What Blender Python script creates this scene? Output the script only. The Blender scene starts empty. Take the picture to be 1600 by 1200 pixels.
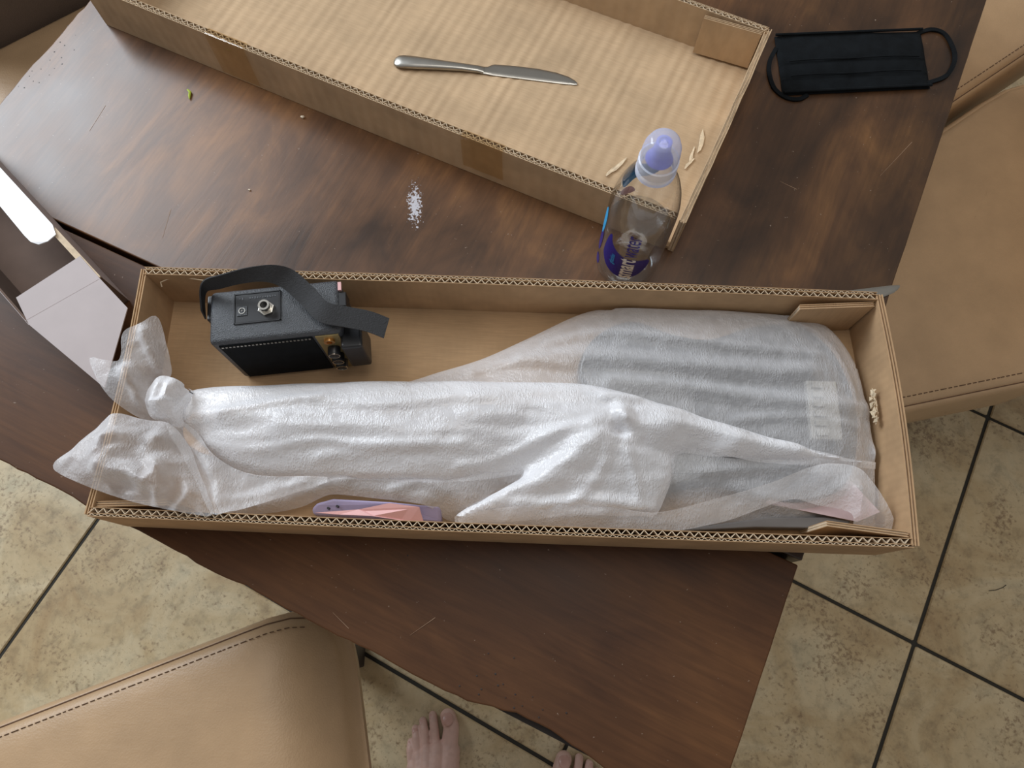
import bpy, bmesh, math, random
import numpy as np
from mathutils import Vector, Matrix, noise
from mathutils.geometry import intersect_point_line

random.seed(7)
S = bpy.context.scene
C = S.collection
D = bpy.data

# ------------------------------------------------------------------ camera
CAM_Z = 1.51          # lens height above the floor
TOP = 0.76            # table top height
F_PX, TILT, ROLL = 1100.0, 0.3293, 0.0043
_fw = Vector((0, math.sin(TILT), -math.cos(TILT)))
_up = Vector((0, math.cos(TILT), math.sin(TILT)))
_rt = Vector((1, 0, 0))
RT = math.cos(ROLL) * _rt + math.sin(ROLL) * _up
UP = -math.sin(ROLL) * _rt + math.cos(ROLL) * _up
cd = D.cameras.new('camera'); cam = D.objects.new('camera', cd); C.objects.link(cam)
cd.sensor_fit = 'HORIZONTAL'; cd.sensor_width = 36.0
cd.lens = 36.0 * F_PX / 1600.0
cd.clip_start = 0.01
m = Matrix.Identity(4)
for i in range(3):
    m[i][0] = RT[i]; m[i][1] = UP[i]; m[i][2] = -_fw[i]
m[2][3] = CAM_Z
cam.matrix_world = m
S.camera = cam

def at(x, y, z):
    """world point at height z that the survey of the photograph gives for a pixel"""
    d = ((x - 800) / F_PX) * RT - ((y - 600) / F_PX) * UP + _fw
    t = (z - CAM_Z) / d.z
    return Vector((d.x * t, d.y * t, z))

# ------------------------------------------------------------------ world, window light, exposure
w = D.worlds.new('room_light'); S.world = w; w.use_nodes = True
bg = w.node_tree.nodes['Background']
bg.inputs[0].default_value = (1.0, 0.95, 0.90, 1); bg.inputs[1].default_value = 0.23
WIN_C = Vector((-2.6, 2.1, 2.8))          # centre of the window
WIN_T = Vector((-0.35, 0.25, 0.78))
WIN_W, WIN_H = 2.1, 1.8
la = D.lights.new('window_daylight', 'AREA'); la.shape = 'RECTANGLE'
la.size = WIN_W; la.size_y = WIN_H; la.energy = 116; la.color = (0.86, 0.93, 1.0)
lo = D.objects.new('window_daylight', la); C.objects.link(lo)
lo.location = WIN_C
_wd = (WIN_T - WIN_C); _wd.z = 0; _wd.normalize()
lo.rotation_euler = Vector((_wd.x, _wd.y, -0.5)).to_track_quat('-Z', 'Y').to_euler()
lc = D.lights.new('ceiling_lamp_light', 'AREA'); lc.shape = 'DISK'; lc.size = 1.1; lc.energy = 9.5; lc.color = (1.0, .96, .90)
lco = D.objects.new('ceiling_lamp_light', lc); C.objects.link(lco); lco.location = (.22, .55, 2.7)      # points straight down
vs = S.view_settings
vs.view_transform = 'Standard'; vs.look = 'None'; vs.gamma = 1.0; vs.use_curve_mapping = False
vs.exposure = 0.28
S.cycles.transparent_max_bounces = 32

# ------------------------------------------------------------------ helpers
class MB:
    def __init__(s): s.v = []; s.f = []
    def add(s, vs, fs):
        b = len(s.v); s.v += [tuple(v) for v in vs]; s.f += [tuple(i + b for i in f) for f in fs]
    def box(s, x0, x1, y0, y1, z0, z1):
        s.add([(x0,y0,z0),(x1,y0,z0),(x1,y1,z0),(x0,y1,z0),(x0,y0,z1),(x1,y0,z1),(x1,y1,z1),(x0,y1,z1)],
              [(3,2,1,0),(4,5,6,7),(0,1,5,4),(1,2,6,5),(2,3,7,6),(3,0,4,7)])
    def prism(s, poly, z0, z1):
        n = len(poly)
        s.add([(p[0],p[1],z0) for p in poly] + [(p[0],p[1],z1) for p in poly],
              [tuple(range(n))[::-1], tuple(range(n, 2*n))] + [(i,(i+1)%n,n+(i+1)%n,n+i) for i in range(n)])
    def slab(s, pts, t):
        """polygon of 3D points thickened by t along -z"""
        n = len(pts)
        s.add([(p[0],p[1],p[2]-t) for p in pts] + [tuple(p) for p in pts],
              [tuple(range(n))[::-1], tuple(range(n, 2*n))] + [(i,(i+1)%n,n+(i+1)%n,n+i) for i in range(n)])
    def tube(s, pts, r, n=8, caps=True):
        pts = [Vector(p) for p in pts]; rs = r if isinstance(r, (list, tuple)) else [r]*len(pts)
        ring = []; prev = None
        for i, p in enumerate(pts):
            t = (pts[min(i+1, len(pts)-1)] - pts[max(i-1, 0)]).normalized()
            a = prev if prev is not None else (Vector((0,0,1)) if abs(t.z) < .9 else Vector((1,0,0)))
            b = t.cross(a)
            if b.length < 1e-6: b = t.cross(Vector((0,1,0)))
            b.normalize(); a = b.cross(t).normalized(); prev = a
            ring.append([p + rs[i]*(math.cos(2*math.pi*k/n)*a + math.sin(2*math.pi*k/n)*b) for k in range(n)])
        vs = [v for rg in ring for v in rg]; fs = []
        for i in range(len(pts)-1):
            for k in range(n): fs.append((i*n+k, i*n+(k+1)%n, (i+1)*n+(k+1)%n, (i+1)*n+k))
        if caps: fs += [tuple(range(n))[::-1], tuple((len(pts)-1)*n+k for k in range(n))]
        s.add(vs, fs)
    def lathe(s, prof, n=40, o=(0,0,0), close=False):
        vs = []; fs = []
        for r, z in prof:
            for k in range(n):
                a = 2*math.pi*k/n; vs.append((o[0]+r*math.cos(a), o[1]+r*math.sin(a), o[2]+z))
        for i in range(len(prof)-1):
            for k in range(n): fs.append((i*n+k, i*n+(k+1)%n, (i+1)*n+(k+1)%n, (i+1)*n+k))
        if prof[0][0] > 1e-6 and close: fs.append(tuple(range(n))[::-1])
        if prof[-1][0] > 1e-6 and close: fs.append(tuple((len(prof)-1)*n+k for k in range(n)))
        s.add(vs, fs)
    def ribbon(s, pts, wvec, t):
        """flat strap: width vectors per point, thickness t along normals"""
        n = len(pts); vs = []; fs = []
        for i, p in enumerate(pts):
            p = Vector(p); wv = Vector(wvec[i]); tg = (Vector(pts[min(i+1,n-1)]) - Vector(pts[max(i-1,0)])).normalized()
            nn = tg.cross(wv).normalized() * t
            vs += [p-wv-nn, p+wv-nn, p+wv+nn, p-wv+nn]
        for i in range(n-1):
            for k in range(4): fs.append((i*4+k, i*4+(k+1)%4, (i+1)*4+(k+1)%4, (i+1)*4+k))
        fs += [(3,2,1,0), tuple((n-1)*4+k for k in range(4))]
        s.add(vs, fs)
    def build(s, name, mat, parent=None, smooth=False, bevel=0, auto=None):
        me = D.meshes.new(name); me.from_pydata(s.v, [], s.f); me.update()
        return link(name, me, mat, parent, smooth, bevel)

def link(name, me, mat, parent=None, smooth=False, bevel=0):
    bm = bmesh.new(); bm.from_mesh(me)
    bmesh.ops.recalc_face_normals(bm, faces=bm.faces)
    if bevel:
        es = [e for e in bm.edges if len(e.link_faces) == 2 and e.calc_face_angle(0) > 0.5]
        bmesh.ops.bevel(bm, geom=es, offset=bevel, segments=3, profile=0.5, affect='EDGES', clamp_overlap=True)
    for f in bm.faces: f.smooth = smooth
    if smooth:
        for e in bm.edges:
            if len(e.link_faces) == 2 and e.calc_face_angle(0) > 0.9: e.smooth = False
    bm.to_mesh(me); bm.free()
    o = D.objects.new(name, me); C.objects.link(o)
    if mat: me.materials.append(mat)
    if parent: o.parent = parent
    return o

def empty(name, loc=(0,0,0), rz=0):
    o = D.objects.new(name, None); C.objects.link(o); o.location = loc; o.rotation_euler = (0,0,rz)
    o.empty_display_size = .05
    return o
def tag(o, label, cat, group=None):
    o['label'] = label; o['category'] = cat
    if group: o['group'] = group
    return o
def struct(o): o['kind'] = 'structure'; return o
def local(parent, p):
    """world point -> frame of an unscaled empty rotated about z"""
    a = -parent.rotation_euler[2]; d = Vector(p) - parent.location
    return Vector((d.x*math.cos(a)-d.y*math.sin(a), d.x*math.sin(a)+d.y*math.cos(a), d.z))

# ---------- materials
def nmat(name):
    mt = D.materials.new(name); mt.use_nodes = True
    nt = mt.node_tree; b = nt.nodes['Principled BSDF']
    return mt, nt, b
def N(nt, t, **kw):
    n = nt.nodes.new(t)
    for k, v in kw.items():
        if hasattr(n, k) and not k.startswith('i_'): setattr(n, k, v)
    return n
def ramp(nt, stops, interp='LINEAR'):
    r = nt.nodes.new('ShaderNodeValToRGB'); r.color_ramp.interpolation = interp
    e = r.color_ramp.elements
    while len(e) < len(stops): e.new(0.5)
    for k, (p, c) in enumerate(stops):
        e[k].position = p; e[k].color = (c[0], c[1], c[2], 1) if not isinstance(c, (int, float)) else (c, c, c, 1)
    return r
def coords(nt, scale=(1,1,1), rot=(0,0,0), loc=(0,0,0)):
    tc = nt.nodes.new('ShaderNodeTexCoord'); mp = nt.nodes.new('ShaderNodeMapping')
    mp.inputs['Scale'].default_value = scale; mp.inputs['Rotation'].default_value = rot; mp.inputs['Location'].default_value = loc
    nt.links.new(tc.outputs['Object'], mp.inputs['Vector']); return mp
def tex_noise(nt, vec, scale, detail=4, rough=.55, dist=0):
    n = nt.nodes.new('ShaderNodeTexNoise'); n.inputs['Scale'].default_value = scale; n.inputs['Detail'].default_value = detail
    n.inputs['Roughness'].default_value = rough; n.inputs['Distortion'].default_value = dist
    nt.links.new(vec.outputs[0], n.inputs['Vector']); return n
def bump(nt, b, src, strength, dist):
    n = nt.nodes.new('ShaderNodeBump'); n.inputs['Strength'].default_value = strength; n.inputs['Distance'].default_value = dist
    nt.links.new(src, n.inputs['Height']); nt.links.new(n.outputs[0], b.inputs['Normal']); return n
def mixc(nt, fac, a, b, mode='MIX'):
    n = nt.nodes.new('ShaderNodeMix'); n.data_type = 'RGBA'; n.blend_type = mode
    if isinstance(fac, (int, float)): n.inputs[0].default_value = fac
    else: nt.links.new(fac, n.inputs[0])
    for i, v in ((6, a), (7, b)):
        if isinstance(v, tuple): n.inputs[i].default_value = (v[0], v[1], v[2], 1)
        else: nt.links.new(v, n.inputs[i])
    return n.outputs[2]
def plain(name, col, rough=.5, var=.12, nscale=30, metal=0, spec=.5, bstr=0, bscale=200, coat=0):
    mt, nt, b = nmat(name); mp = coords(nt)
    n = tex_noise(nt, mp, nscale, 5)
    r = ramp(nt, [(.3, tuple(c*(1-var) for c in col)), (.7, tuple(min(1, c*(1+var)) for c in col))])
    nt.links.new(n.outputs['Fac'], r.inputs[0]); nt.links.new(r.outputs[0], b.inputs['Base Color'])
    b.inputs['Roughness'].default_value = rough; b.inputs['Metallic'].default_value = metal
    b.inputs['Specular IOR Level'].default_value = spec; b.inputs['Coat Weight'].default_value = coat
    if bstr:
        n2 = tex_noise(nt, mp, bscale, 3); bump(nt, b, n2.outputs['Fac'], bstr, .001)
    return mt

TONE_SHIFT = 2.3
def wood(name, ax, dark, mid, warm, rough, scratch_rot, wear=True, patch=False):
    """ax: 'x' or 'y' = grain direction in object space"""
    mt, nt, b = nmat(name)
    sc = (2.2, 7, 4) if ax == 'x' else (7, 2.2, 4)
    mp = coords(nt, sc); big = coords(nt, (1, 1, 1))
    g = tex_noise(nt, mp, 2.2, 8, .62, .9)
    sc2 = (10, 190, 20) if ax == 'x' else (190, 10, 20)
    fine = tex_noise(nt, coords(nt, sc2), 1.0, 6, .6, .4)
    bl = tex_noise(nt, big, 3.3, 4, .55, .5)
    r1 = ramp(nt, [(.36, dark), (.50, mid), (.66, warm)])
    mx = N(nt, 'ShaderNodeMath', operation='MULTIPLY_ADD'); mx.inputs[1].default_value = .62; 
    nt.links.new(bl.outputs['Fac'], mx.inputs[0])
    ms = N(nt, 'ShaderNodeMath', operation='MULTIPLY'); ms.inputs[1].default_value = .38
    nt.links.new(g.outputs['Fac'], ms.inputs[0]); nt.links.new(ms.outputs[0], mx.inputs[2])
    nt.links.new(mx.outputs[0], r1.inputs[0])
    if patch:      # uneven board tone, plus painted darkening rightwards in place of missing window glare
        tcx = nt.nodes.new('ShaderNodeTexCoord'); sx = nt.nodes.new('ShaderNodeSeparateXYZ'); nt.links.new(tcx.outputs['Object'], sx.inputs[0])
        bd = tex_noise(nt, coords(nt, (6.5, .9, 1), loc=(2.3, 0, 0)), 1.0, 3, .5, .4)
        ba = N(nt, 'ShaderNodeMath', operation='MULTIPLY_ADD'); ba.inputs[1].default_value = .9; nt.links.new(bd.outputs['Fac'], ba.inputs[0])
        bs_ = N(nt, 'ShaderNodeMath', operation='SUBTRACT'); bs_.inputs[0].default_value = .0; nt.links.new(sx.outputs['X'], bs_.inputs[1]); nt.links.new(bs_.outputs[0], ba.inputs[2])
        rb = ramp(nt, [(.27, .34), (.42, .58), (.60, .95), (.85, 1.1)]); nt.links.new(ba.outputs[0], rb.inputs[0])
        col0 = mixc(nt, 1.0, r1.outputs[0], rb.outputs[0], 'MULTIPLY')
    else: col0 = r1.outputs[0]
    rf = ramp(nt, [(.35, .80), (.65, 1.12)]); nt.links.new(fine.outputs['Fac'], rf.inputs[0])
    col = mixc(nt, .75, col0, rf.outputs[0], 'MULTIPLY')
    # pale worn specks and long scratches
    sp = tex_noise(nt, coords(nt, (1,1,1)), 260, 2, .5)
    rs = ramp(nt, [(.75, 0), (.78, .7)]); nt.links.new(sp.outputs['Fac'], rs.inputs[0])
    col = mixc(nt, rs.outputs[0], col, (.30, .23, .18))
    if patch:
        # pale scuffed patch, 60 mm by 14 mm
        mp2 = coords(nt, (1, 1, 1), loc=(.3165, -.3922, 0))
        mr = N(nt, 'ShaderNodeVectorRotate'); mr.inputs['Angle'].default_value = -.52
        nt.links.new(mp2.outputs[0], mr.inputs[0])
        m3 = N(nt, 'ShaderNodeVectorMath', operation='MULTIPLY'); m3.inputs[1].default_value = (1/.0105, 1/.033, 0)
        nt.links.new(mr.outputs[0], m3.inputs[0])
        ln = N(nt, 'ShaderNodeVectorMath', operation='LENGTH'); nt.links.new(m3.outputs[0], ln.inputs[0])
        pn = tex_noise(nt, coords(nt, (1,1,1)), 330, 3, .6)
        sb = N(nt, 'ShaderNodeMath', operation='MULTIPLY_ADD'); sb.inputs[1].default_value = -.30; 
        nt.links.new(ln.outputs['Value'], sb.inputs[0]); nt.links.new(pn.outputs['Fac'], sb.inputs[2])
        rp = ramp(nt, [(.30, 0), (.36, 1)]); nt.links.new(sb.outputs[0], rp.inputs[0])
        col = mixc(nt, rp.outputs[0], col, (.50, .50, .55))
    nt.links.new(col, b.inputs['Base Color'])
    rr = ramp(nt, [(.3, rough-.06), (.7, rough+.10)]); nt.links.new(bl.outputs['Fac'], rr.inputs[0])
    nt.links.new(rr.outputs[0], b.inputs['Roughness'])
    b.inputs['Specular IOR Level'].default_value = .5 if patch else .22; b.inputs['Coat Weight'].default_value = .10 if patch else 0; b.inputs['Coat Roughness'].default_value = .30
    hb = N(nt, 'ShaderNodeMath', operation='ADD'); nt.links.new(fine.outputs['Fac'], hb.inputs[0]); nt.links.new(g.outputs['Fac'], hb.inputs[1])
    bump(nt, b, hb.outputs[0], .10, .0008)
    return mt

def cardboard(name, col, axis='x', period=.0078, bs=.12, rough=.85):
    mt, nt, b = nmat(name); mp = coords(nt)
    n = tex_noise(nt, mp, 14, 5); n2 = tex_noise(nt, coords(nt, (900, 40, 40) if axis == 'y' else (40, 900, 40)), 1, 2)
    r = ramp(nt, [(.3, tuple(c*.86 for c in col)), (.72, tuple(c*1.1 for c in col))])
    nt.links.new(n.outputs['Fac'], r.inputs[0])
    r2 = ramp(nt, [(.35, .93), (.65, 1.05)]); nt.links.new(n2.outputs['Fac'], r2.inputs[0])
    c2 = mixc(nt, 1.0, r.outputs[0], r2.outputs[0], 'MULTIPLY'); nt.links.new(c2, b.inputs['Base Color'])
    b.inputs['Roughness'].default_value = rough; b.inputs['Specular IOR Level'].default_value = .25
    wv = nt.nodes.new('ShaderNodeTexWave'); wv.wave_type = 'BANDS'; wv.bands_direction = axis.upper()
    wv.inputs['Scale'].default_value = 2*math.pi/20/period; wv.inputs['Distortion'].default_value = .6; wv.inputs['Detail'].default_value = 1
    nt.links.new(mp.outputs[0], wv.inputs['Vector'])
    ad = N(nt, 'ShaderNodeMath', operation='MULTIPLY_ADD'); ad.inputs[1].default_value = .25
    nt.links.new(n2.outputs['Fac'], ad.inputs[0]); nt.links.new(wv.outputs['Fac'], ad.inputs[2])
    bump(nt, b, ad.outputs[0], bs, .0009)
    return mt

def leather(name, col):
    mt, nt, b = nmat(name); mp = coords(nt)
    n = tex_noise(nt, mp, 6, 5, .6)
    r = ramp(nt, [(.3, tuple(c*.84 for c in col)), (.7, tuple(c*1.12 for c in col))])
    nt.links.new(n.outputs['Fac'], r.inputs[0]); nt.links.new(r.outputs[0], b.inputs['Base Color'])
    v = nt.nodes.new('ShaderNodeTexVoronoi'); v.inputs['Scale'].default_value = 420; nt.links.new(mp.outputs[0], v.inputs['Vector'])
    v2 = tex_noise(nt, coords(nt, (4, 14, 4)), 5, 5, .6, 1)
    ad = N(nt, 'ShaderNodeMath', operation='MULTIPLY_ADD'); ad.inputs[1].default_value = 2.2
    nt.links.new(v2.outputs['Fac'], ad.inputs[0]); nt.links.new(v.outputs['Distance'], ad.inputs[2])
    bump(nt, b, ad.outputs[0], .18, .001)
    b.inputs['Roughness'].default_value = .42; b.inputs['Specular IOR Level'].default_value = .45
    return mt

def stone_tile(name):
    mt, nt, b = nmat(name)
    tc = nt.nodes.new('ShaderNodeTexCoord'); oi = nt.nodes.new('ShaderNodeObjectInfo')
    add = N(nt, 'ShaderNodeVectorMath', operation='ADD'); ml = N(nt, 'ShaderNodeMath', operation='MULTIPLY'); ml.inputs[1].default_value = 37.0
    nt.links.new(oi.outputs['Random'], ml.inputs[0]); nt.links.new(tc.outputs['Object'], add.inputs[0]); nt.links.new(ml.outputs[0], add.inputs[1])
    a = tex_noise(nt, add, 5.5, 6, .62, .7); f = tex_noise(nt, add, 34, 6, .68, .3); sp = tex_noise(nt, add, 120, 4, .65, .2)
    bl = tex_noise(nt, add, 9, 3, .5, .4)
    r = ramp(nt, [(.30, (.40, .28, .145)), (.45, (.50, .385, .22)), (.58, (.58, .475, .30)), (.74, (.46, .405, .27))])
    nt.links.new(a.outputs['Fac'], r.inputs[0])
    rf = ramp(nt, [(.30, .62), (.50, 1.0), (.7, 1.12)]); nt.links.new(f.outputs['Fac'], rf.inputs[0])
    c1 = mixc(nt, .8, r.outputs[0], rf.outputs[0], 'MULTIPLY')
    # rust brown pits, clustered
    pm = N(nt, 'ShaderNodeMath', operation='MULTIPLY_ADD'); pm.inputs[1].default_value = .55
    nt.links.new(bl.outputs['Fac'], pm.inputs[0]); nt.links.new(sp.outputs['Fac'], pm.inputs[2])
    rp = ramp(nt, [(.84, 0), (1.0, .75)]); nt.links.new(pm.outputs[0], rp.inputs[0])
    c2 = mixc(nt, rp.outputs[0], c1, (.20, .125, .065))
    nt.links.new(c2, b.inputs['Base Color']); b.inputs['Roughness'].default_value = .45
    bump(nt, b, f.outputs['Fac'], .25, .0015)
    return mt

def film(name, white=(.92, .93, .97), opac=.60, rough=.30):
    """thin translucent foam film"""
    mt, nt, b = nmat(name)
    out = nt.nodes['Material Output']
    mp = coords(nt)
    b.inputs['Base Color'].default_value = (*white, 1); b.inputs['Roughness'].default_value = rough
    b.inputs['Specular IOR Level'].default_value = .95
    br = tex_noise(nt, coords(nt, (720, 260, 400)), 1.0, 2, .5); fl = tex_noise(nt, mp, 60, 4, .6)
    hm = N(nt, 'ShaderNodeMath', operation='MULTIPLY'); rf = ramp(nt, [(.38, .15), (.62, 1)])
    nt.links.new(fl.outputs['Fac'], rf.inputs[0]); nt.links.new(br.outputs['Fac'], hm.inputs[0]); nt.links.new(rf.outputs[0], hm.inputs[1])
    bp = bump(nt, b, hm.outputs[0], .8, .0018)
    tl = nt.nodes.new('ShaderNodeBsdfTranslucent'); tl.inputs[0].default_value = (*white, 1); nt.links.new(bp.outputs[0], tl.inputs['Normal'])
    m1 = nt.nodes.new('ShaderNodeMixShader'); m1.inputs[0].default_value = .20
    nt.links.new(b.outputs[0], m1.inputs[1]); nt.links.new(tl.outputs[0], m1.inputs[2])
    tr = nt.nodes.new('ShaderNodeBsdfTransparent')
    m2 = nt.nodes.new('ShaderNodeMixShader')
    ro = ramp(nt, [(.3, opac-.07), (.7, min(1, opac+.07))]); nt.links.new(fl.outputs['Fac'], ro.inputs[0])
    ge = nt.nodes.new('ShaderNodeNewGeometry'); dt = N(nt, 'ShaderNodeVectorMath', operation='DOT_PRODUCT')
    nt.links.new(ge.outputs['Normal'], dt.inputs[0]); nt.links.new(ge.outputs['Incoming'], dt.inputs[1])
    ab = N(nt, 'ShaderNodeMath', operation='ABSOLUTE'); nt.links.new(dt.outputs['Value'], ab.inputs[0])
    iv = N(nt, 'ShaderNodeMath', operation='SUBTRACT'); iv.inputs[0].default_value = .97; nt.links.new(ab.outputs[0], iv.inputs[1])
    gz = N(nt, 'ShaderNodeMath', operation='MULTIPLY_ADD', use_clamp=True); gz.inputs[1].default_value = .55     # longer path through the film at grazing angles
    nt.links.new(iv.outputs[0], gz.inputs[0]); nt.links.new(ro.outputs[0], gz.inputs[2]); nt.links.new(gz.outputs[0], m2.inputs[0])
    nt.links.new(tr.outputs[0], m2.inputs[1]); nt.links.new(m1.outputs[0], m2.inputs[2])
    nt.links.new(m2.outputs[0], out.inputs['Surface'])
    return mt

def clear_thin(name, tint=(.96, .98, 1), refl=1.0, haze=0.0, hazecol=(.8,.85,1)):
    mt, nt, b = nmat(name); nt.nodes.remove(b); out = nt.nodes['Material Output']
    tr = nt.nodes.new('ShaderNodeBsdfTransparent'); tr.inputs[0].default_value = (*tint, 1)
    gl = nt.nodes.new('ShaderNodeBsdfGlossy'); gl.inputs['Roughness'].default_value = .06
    n = tex_noise(nt, coords(nt), 45, 2); bp = nt.nodes.new('ShaderNodeBump'); bp.inputs['Strength'].default_value = .12; bp.inputs['Distance'].default_value = .004
    nt.links.new(n.outputs['Fac'], bp.inputs['Height']); nt.links.new(bp.outputs[0], gl.inputs['Normal'])
    ge = nt.nodes.new('ShaderNodeNewGeometry'); dt = N(nt, 'ShaderNodeVectorMath', operation='DOT_PRODUCT')
    nt.links.new(ge.outputs['Normal'], dt.inputs[0]); nt.links.new(ge.outputs['Incoming'], dt.inputs[1])
    ab = N(nt, 'ShaderNodeMath', operation='ABSOLUTE'); nt.links.new(dt.outputs['Value'], ab.inputs[0])
    iv = N(nt, 'ShaderNodeMath', operation='SUBTRACT'); iv.inputs[0].default_value = 1.0; nt.links.new(ab.outputs[0], iv.inputs[1])
    pw = N(nt, 'ShaderNodeMath', operation='POWER'); pw.inputs[1].default_value = 4.5; nt.links.new(iv.outputs[0], pw.inputs[0])
    sc_ = N(nt, 'ShaderNodeMath', operation='MULTIPLY_ADD'); sc_.inputs[1].default_value = .55; sc_.inputs[2].default_value = .045; nt.links.new(pw.outputs[0], sc_.inputs[0])
    ml = N(nt, 'ShaderNodeMath', operation='MULTIPLY'); ml.inputs[1].default_value = refl; nt.links.new(sc_.outputs[0], ml.inputs[0])
    mx = nt.nodes.new('ShaderNodeMixShader'); nt.links.new(ml.outputs[0], mx.inputs[0])
    nt.links.new(tr.outputs[0], mx.inputs[1]); nt.links.new(gl.outputs[0], mx.inputs[2])
    last = mx
    if haze:
        df = nt.nodes.new('ShaderNodeBsdfDiffuse'); df.inputs[0].default_value = (*hazecol, 1)
        m2 = nt.nodes.new('ShaderNodeMixShader'); m2.inputs[0].default_value = haze
        nt.links.new(mx.outputs[0], m2.inputs[1]); nt.links.new(df.outputs[0], m2.inputs[2]); last = m2
    nt.links.new(last.outputs[0], out.inputs['Surface'])
    return mt

M = {}
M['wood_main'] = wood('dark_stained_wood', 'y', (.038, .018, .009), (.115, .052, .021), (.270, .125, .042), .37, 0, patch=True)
M['wood_leaf'] = wood('red_brown_wood', 'x', (.042, .016, .007), (.080, .033, .013), (.125, .054, .020), .48, 0)
M['wood_under'] = plain('black_brown_frame', (.018, .010, .008), .55)
M['kraft'] = cardboard('kraft_board', (.45, .295, .165), 'x')
M['kraft_y'] = cardboard('kraft_board_cross', (.47, .31, .175), 'y')
M['kraft_lid'] = cardboard('kraft_lid_board', (.50, .36, .225), 'x', .0155, .14)
M['kraft_lid_wall'] = cardboard('kraft_lid_wall_board', (.52, .375, .235), 'x', .0155, .16)
M['kraft_edge'] = plain('kraft_cut_edge', (.62, .50, .36), .9, .12, 200)
M['torn'] = plain('torn_kraft_fibre', (.66, .54, .38), .95, .2, 150)
M['leather'] = leather('tan_leather', (.48, .325, .19))
M['leather_shaded'] = leather('shaded_tan_leather', (.13, .098, .08))  # tan leather coloured darker to stand in for shade on a backrest
M['thread'] = plain('brown_thread', (.10, .055, .03), .8)
M['seamgap'] = plain('seam_shadow_brown', (.12, .065, .035), .8)
M['tile'] = stone_tile('beige_stone_tile')
M['grout'] = plain('dark_grout', (.035, .032, .026), .9)
M['film'] = film('foam_film', opac=.38)
M['film_t'] = film('foam_film_tail', opac=.36)
M['film2'] = film('foam_film_doubled', opac=.72)
M['black_tex'] = plain('pebbled_black_vinyl', (.030, .036, .046), .42, .2, 300, spec=.8, bstr=1.0, bscale=850)
M['black'] = plain('satin_black_plastic', (.012, .013, .016), .38)
M['black_matt'] = plain('matt_black_web', (.016, .017, .02), .7, .2, 400, bstr=.6, bscale=700)
M['cloth'] = plain('black_mask_fabric', (.0055, .0072, .009), .9, .3, 60, spec=.15, bstr=.5, bscale=1500)
M['steel'] = plain('brushed_steel', (.42, .41, .38), .33, .06, 40, metal=1.0)
M['chrome'] = plain('nickel_nut', (.75, .73, .68), .2, .05, 40, metal=1.0)
M['dull'] = plain('dull_grey_metal', (.42, .41, .38), .6, .06)
M['gold'] = plain('gold_panel', (.35, .27, .12), .35, .1, 60, metal=.6)
M['brass'] = plain('brass_ring', (.9, .5, .2), .25, .1, 60, metal=1.0)
M['skin'] = plain('skin', (.60, .40, .34), .5, .10, 45, bstr=.15, bscale=250)
M['nail'] = plain('toe_nail', (.55, .33, .28), .3, .05)
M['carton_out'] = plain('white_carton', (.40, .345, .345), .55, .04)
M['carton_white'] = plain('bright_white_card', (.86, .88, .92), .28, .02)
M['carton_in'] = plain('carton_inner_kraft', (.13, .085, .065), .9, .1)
M['tape'] = clear_thin('clear_tape', (.94, .87, .74), 1.2)
M['pet'] = clear_thin('clear_bottle_plastic', (.975, .98, .985), 2.3)
M['water'] = clear_thin('water_surface', (.965, .98, .985), 1.0)
M['capclear'] = clear_thin('frosted_cap', (.90, .93, 1.0), 1.3, .34, (.74, .79, 1.0))
M['capwhite'] = clear_thin('milky_collar', (.85, .88, 1.0), 1.0, .55, (.80, .84, .95))
M['spout'] = plain('lavender_spout', (.16, .17, .68), .4, .05)
M['ink'] = plain('navy_label_ink', (.012, .008, .20), .35, .03)
M['inkwhite'] = plain('white_label_ink', (.80, .80, .82), .4, .02)
M['inkcyan'] = plain('cyan_label_ink', (.03, .36, .72), .4, .05)
M['inkteal'] = plain('teal_label_ink', (.02, .17, .36), .4, .05)
M['guitar_black'] = plain('gloss_black_lacquer', (.010, .011, .013), .25, .1, 20, coat=.3)
M['pickguard'] = plain('white_pickguard', (.70, .69, .66), .35, .03)
M['maple'] = plain('maple_neck', (.55, .33, .16), .45, .15, 30)
M['rosewood'] = plain('fretboard_brown', (.17, .085, .045), .5, .2, 60)
M['lav'] = plain('lavender_card', (.40, .36, .56), .5, .04)
M['pink'] = plain('pink_card', (.72, .42, .42), .55, .05)
M['palepink'] = plain('pale_pink_sheet', (.60, .46, .48), .6, .05)
M['grey'] = plain('grey_board', (.13, .12, .115), .8, .1)
M['wall'] = plain('cream_wall_paint', (.62, .56, .48), .8, .03, 3)
M['frame'] = plain('white_window_frame', (.75, .75, .73), .5, .03)
M['green'] = plain('green_leaf', (.35, .45, .03), .5)
M['scratch'] = plain('bare_wood_scratch', (.34, .22, .14), .7)
M['crumb'] = plain('crumb', (.75, .66, .52), .8)

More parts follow.
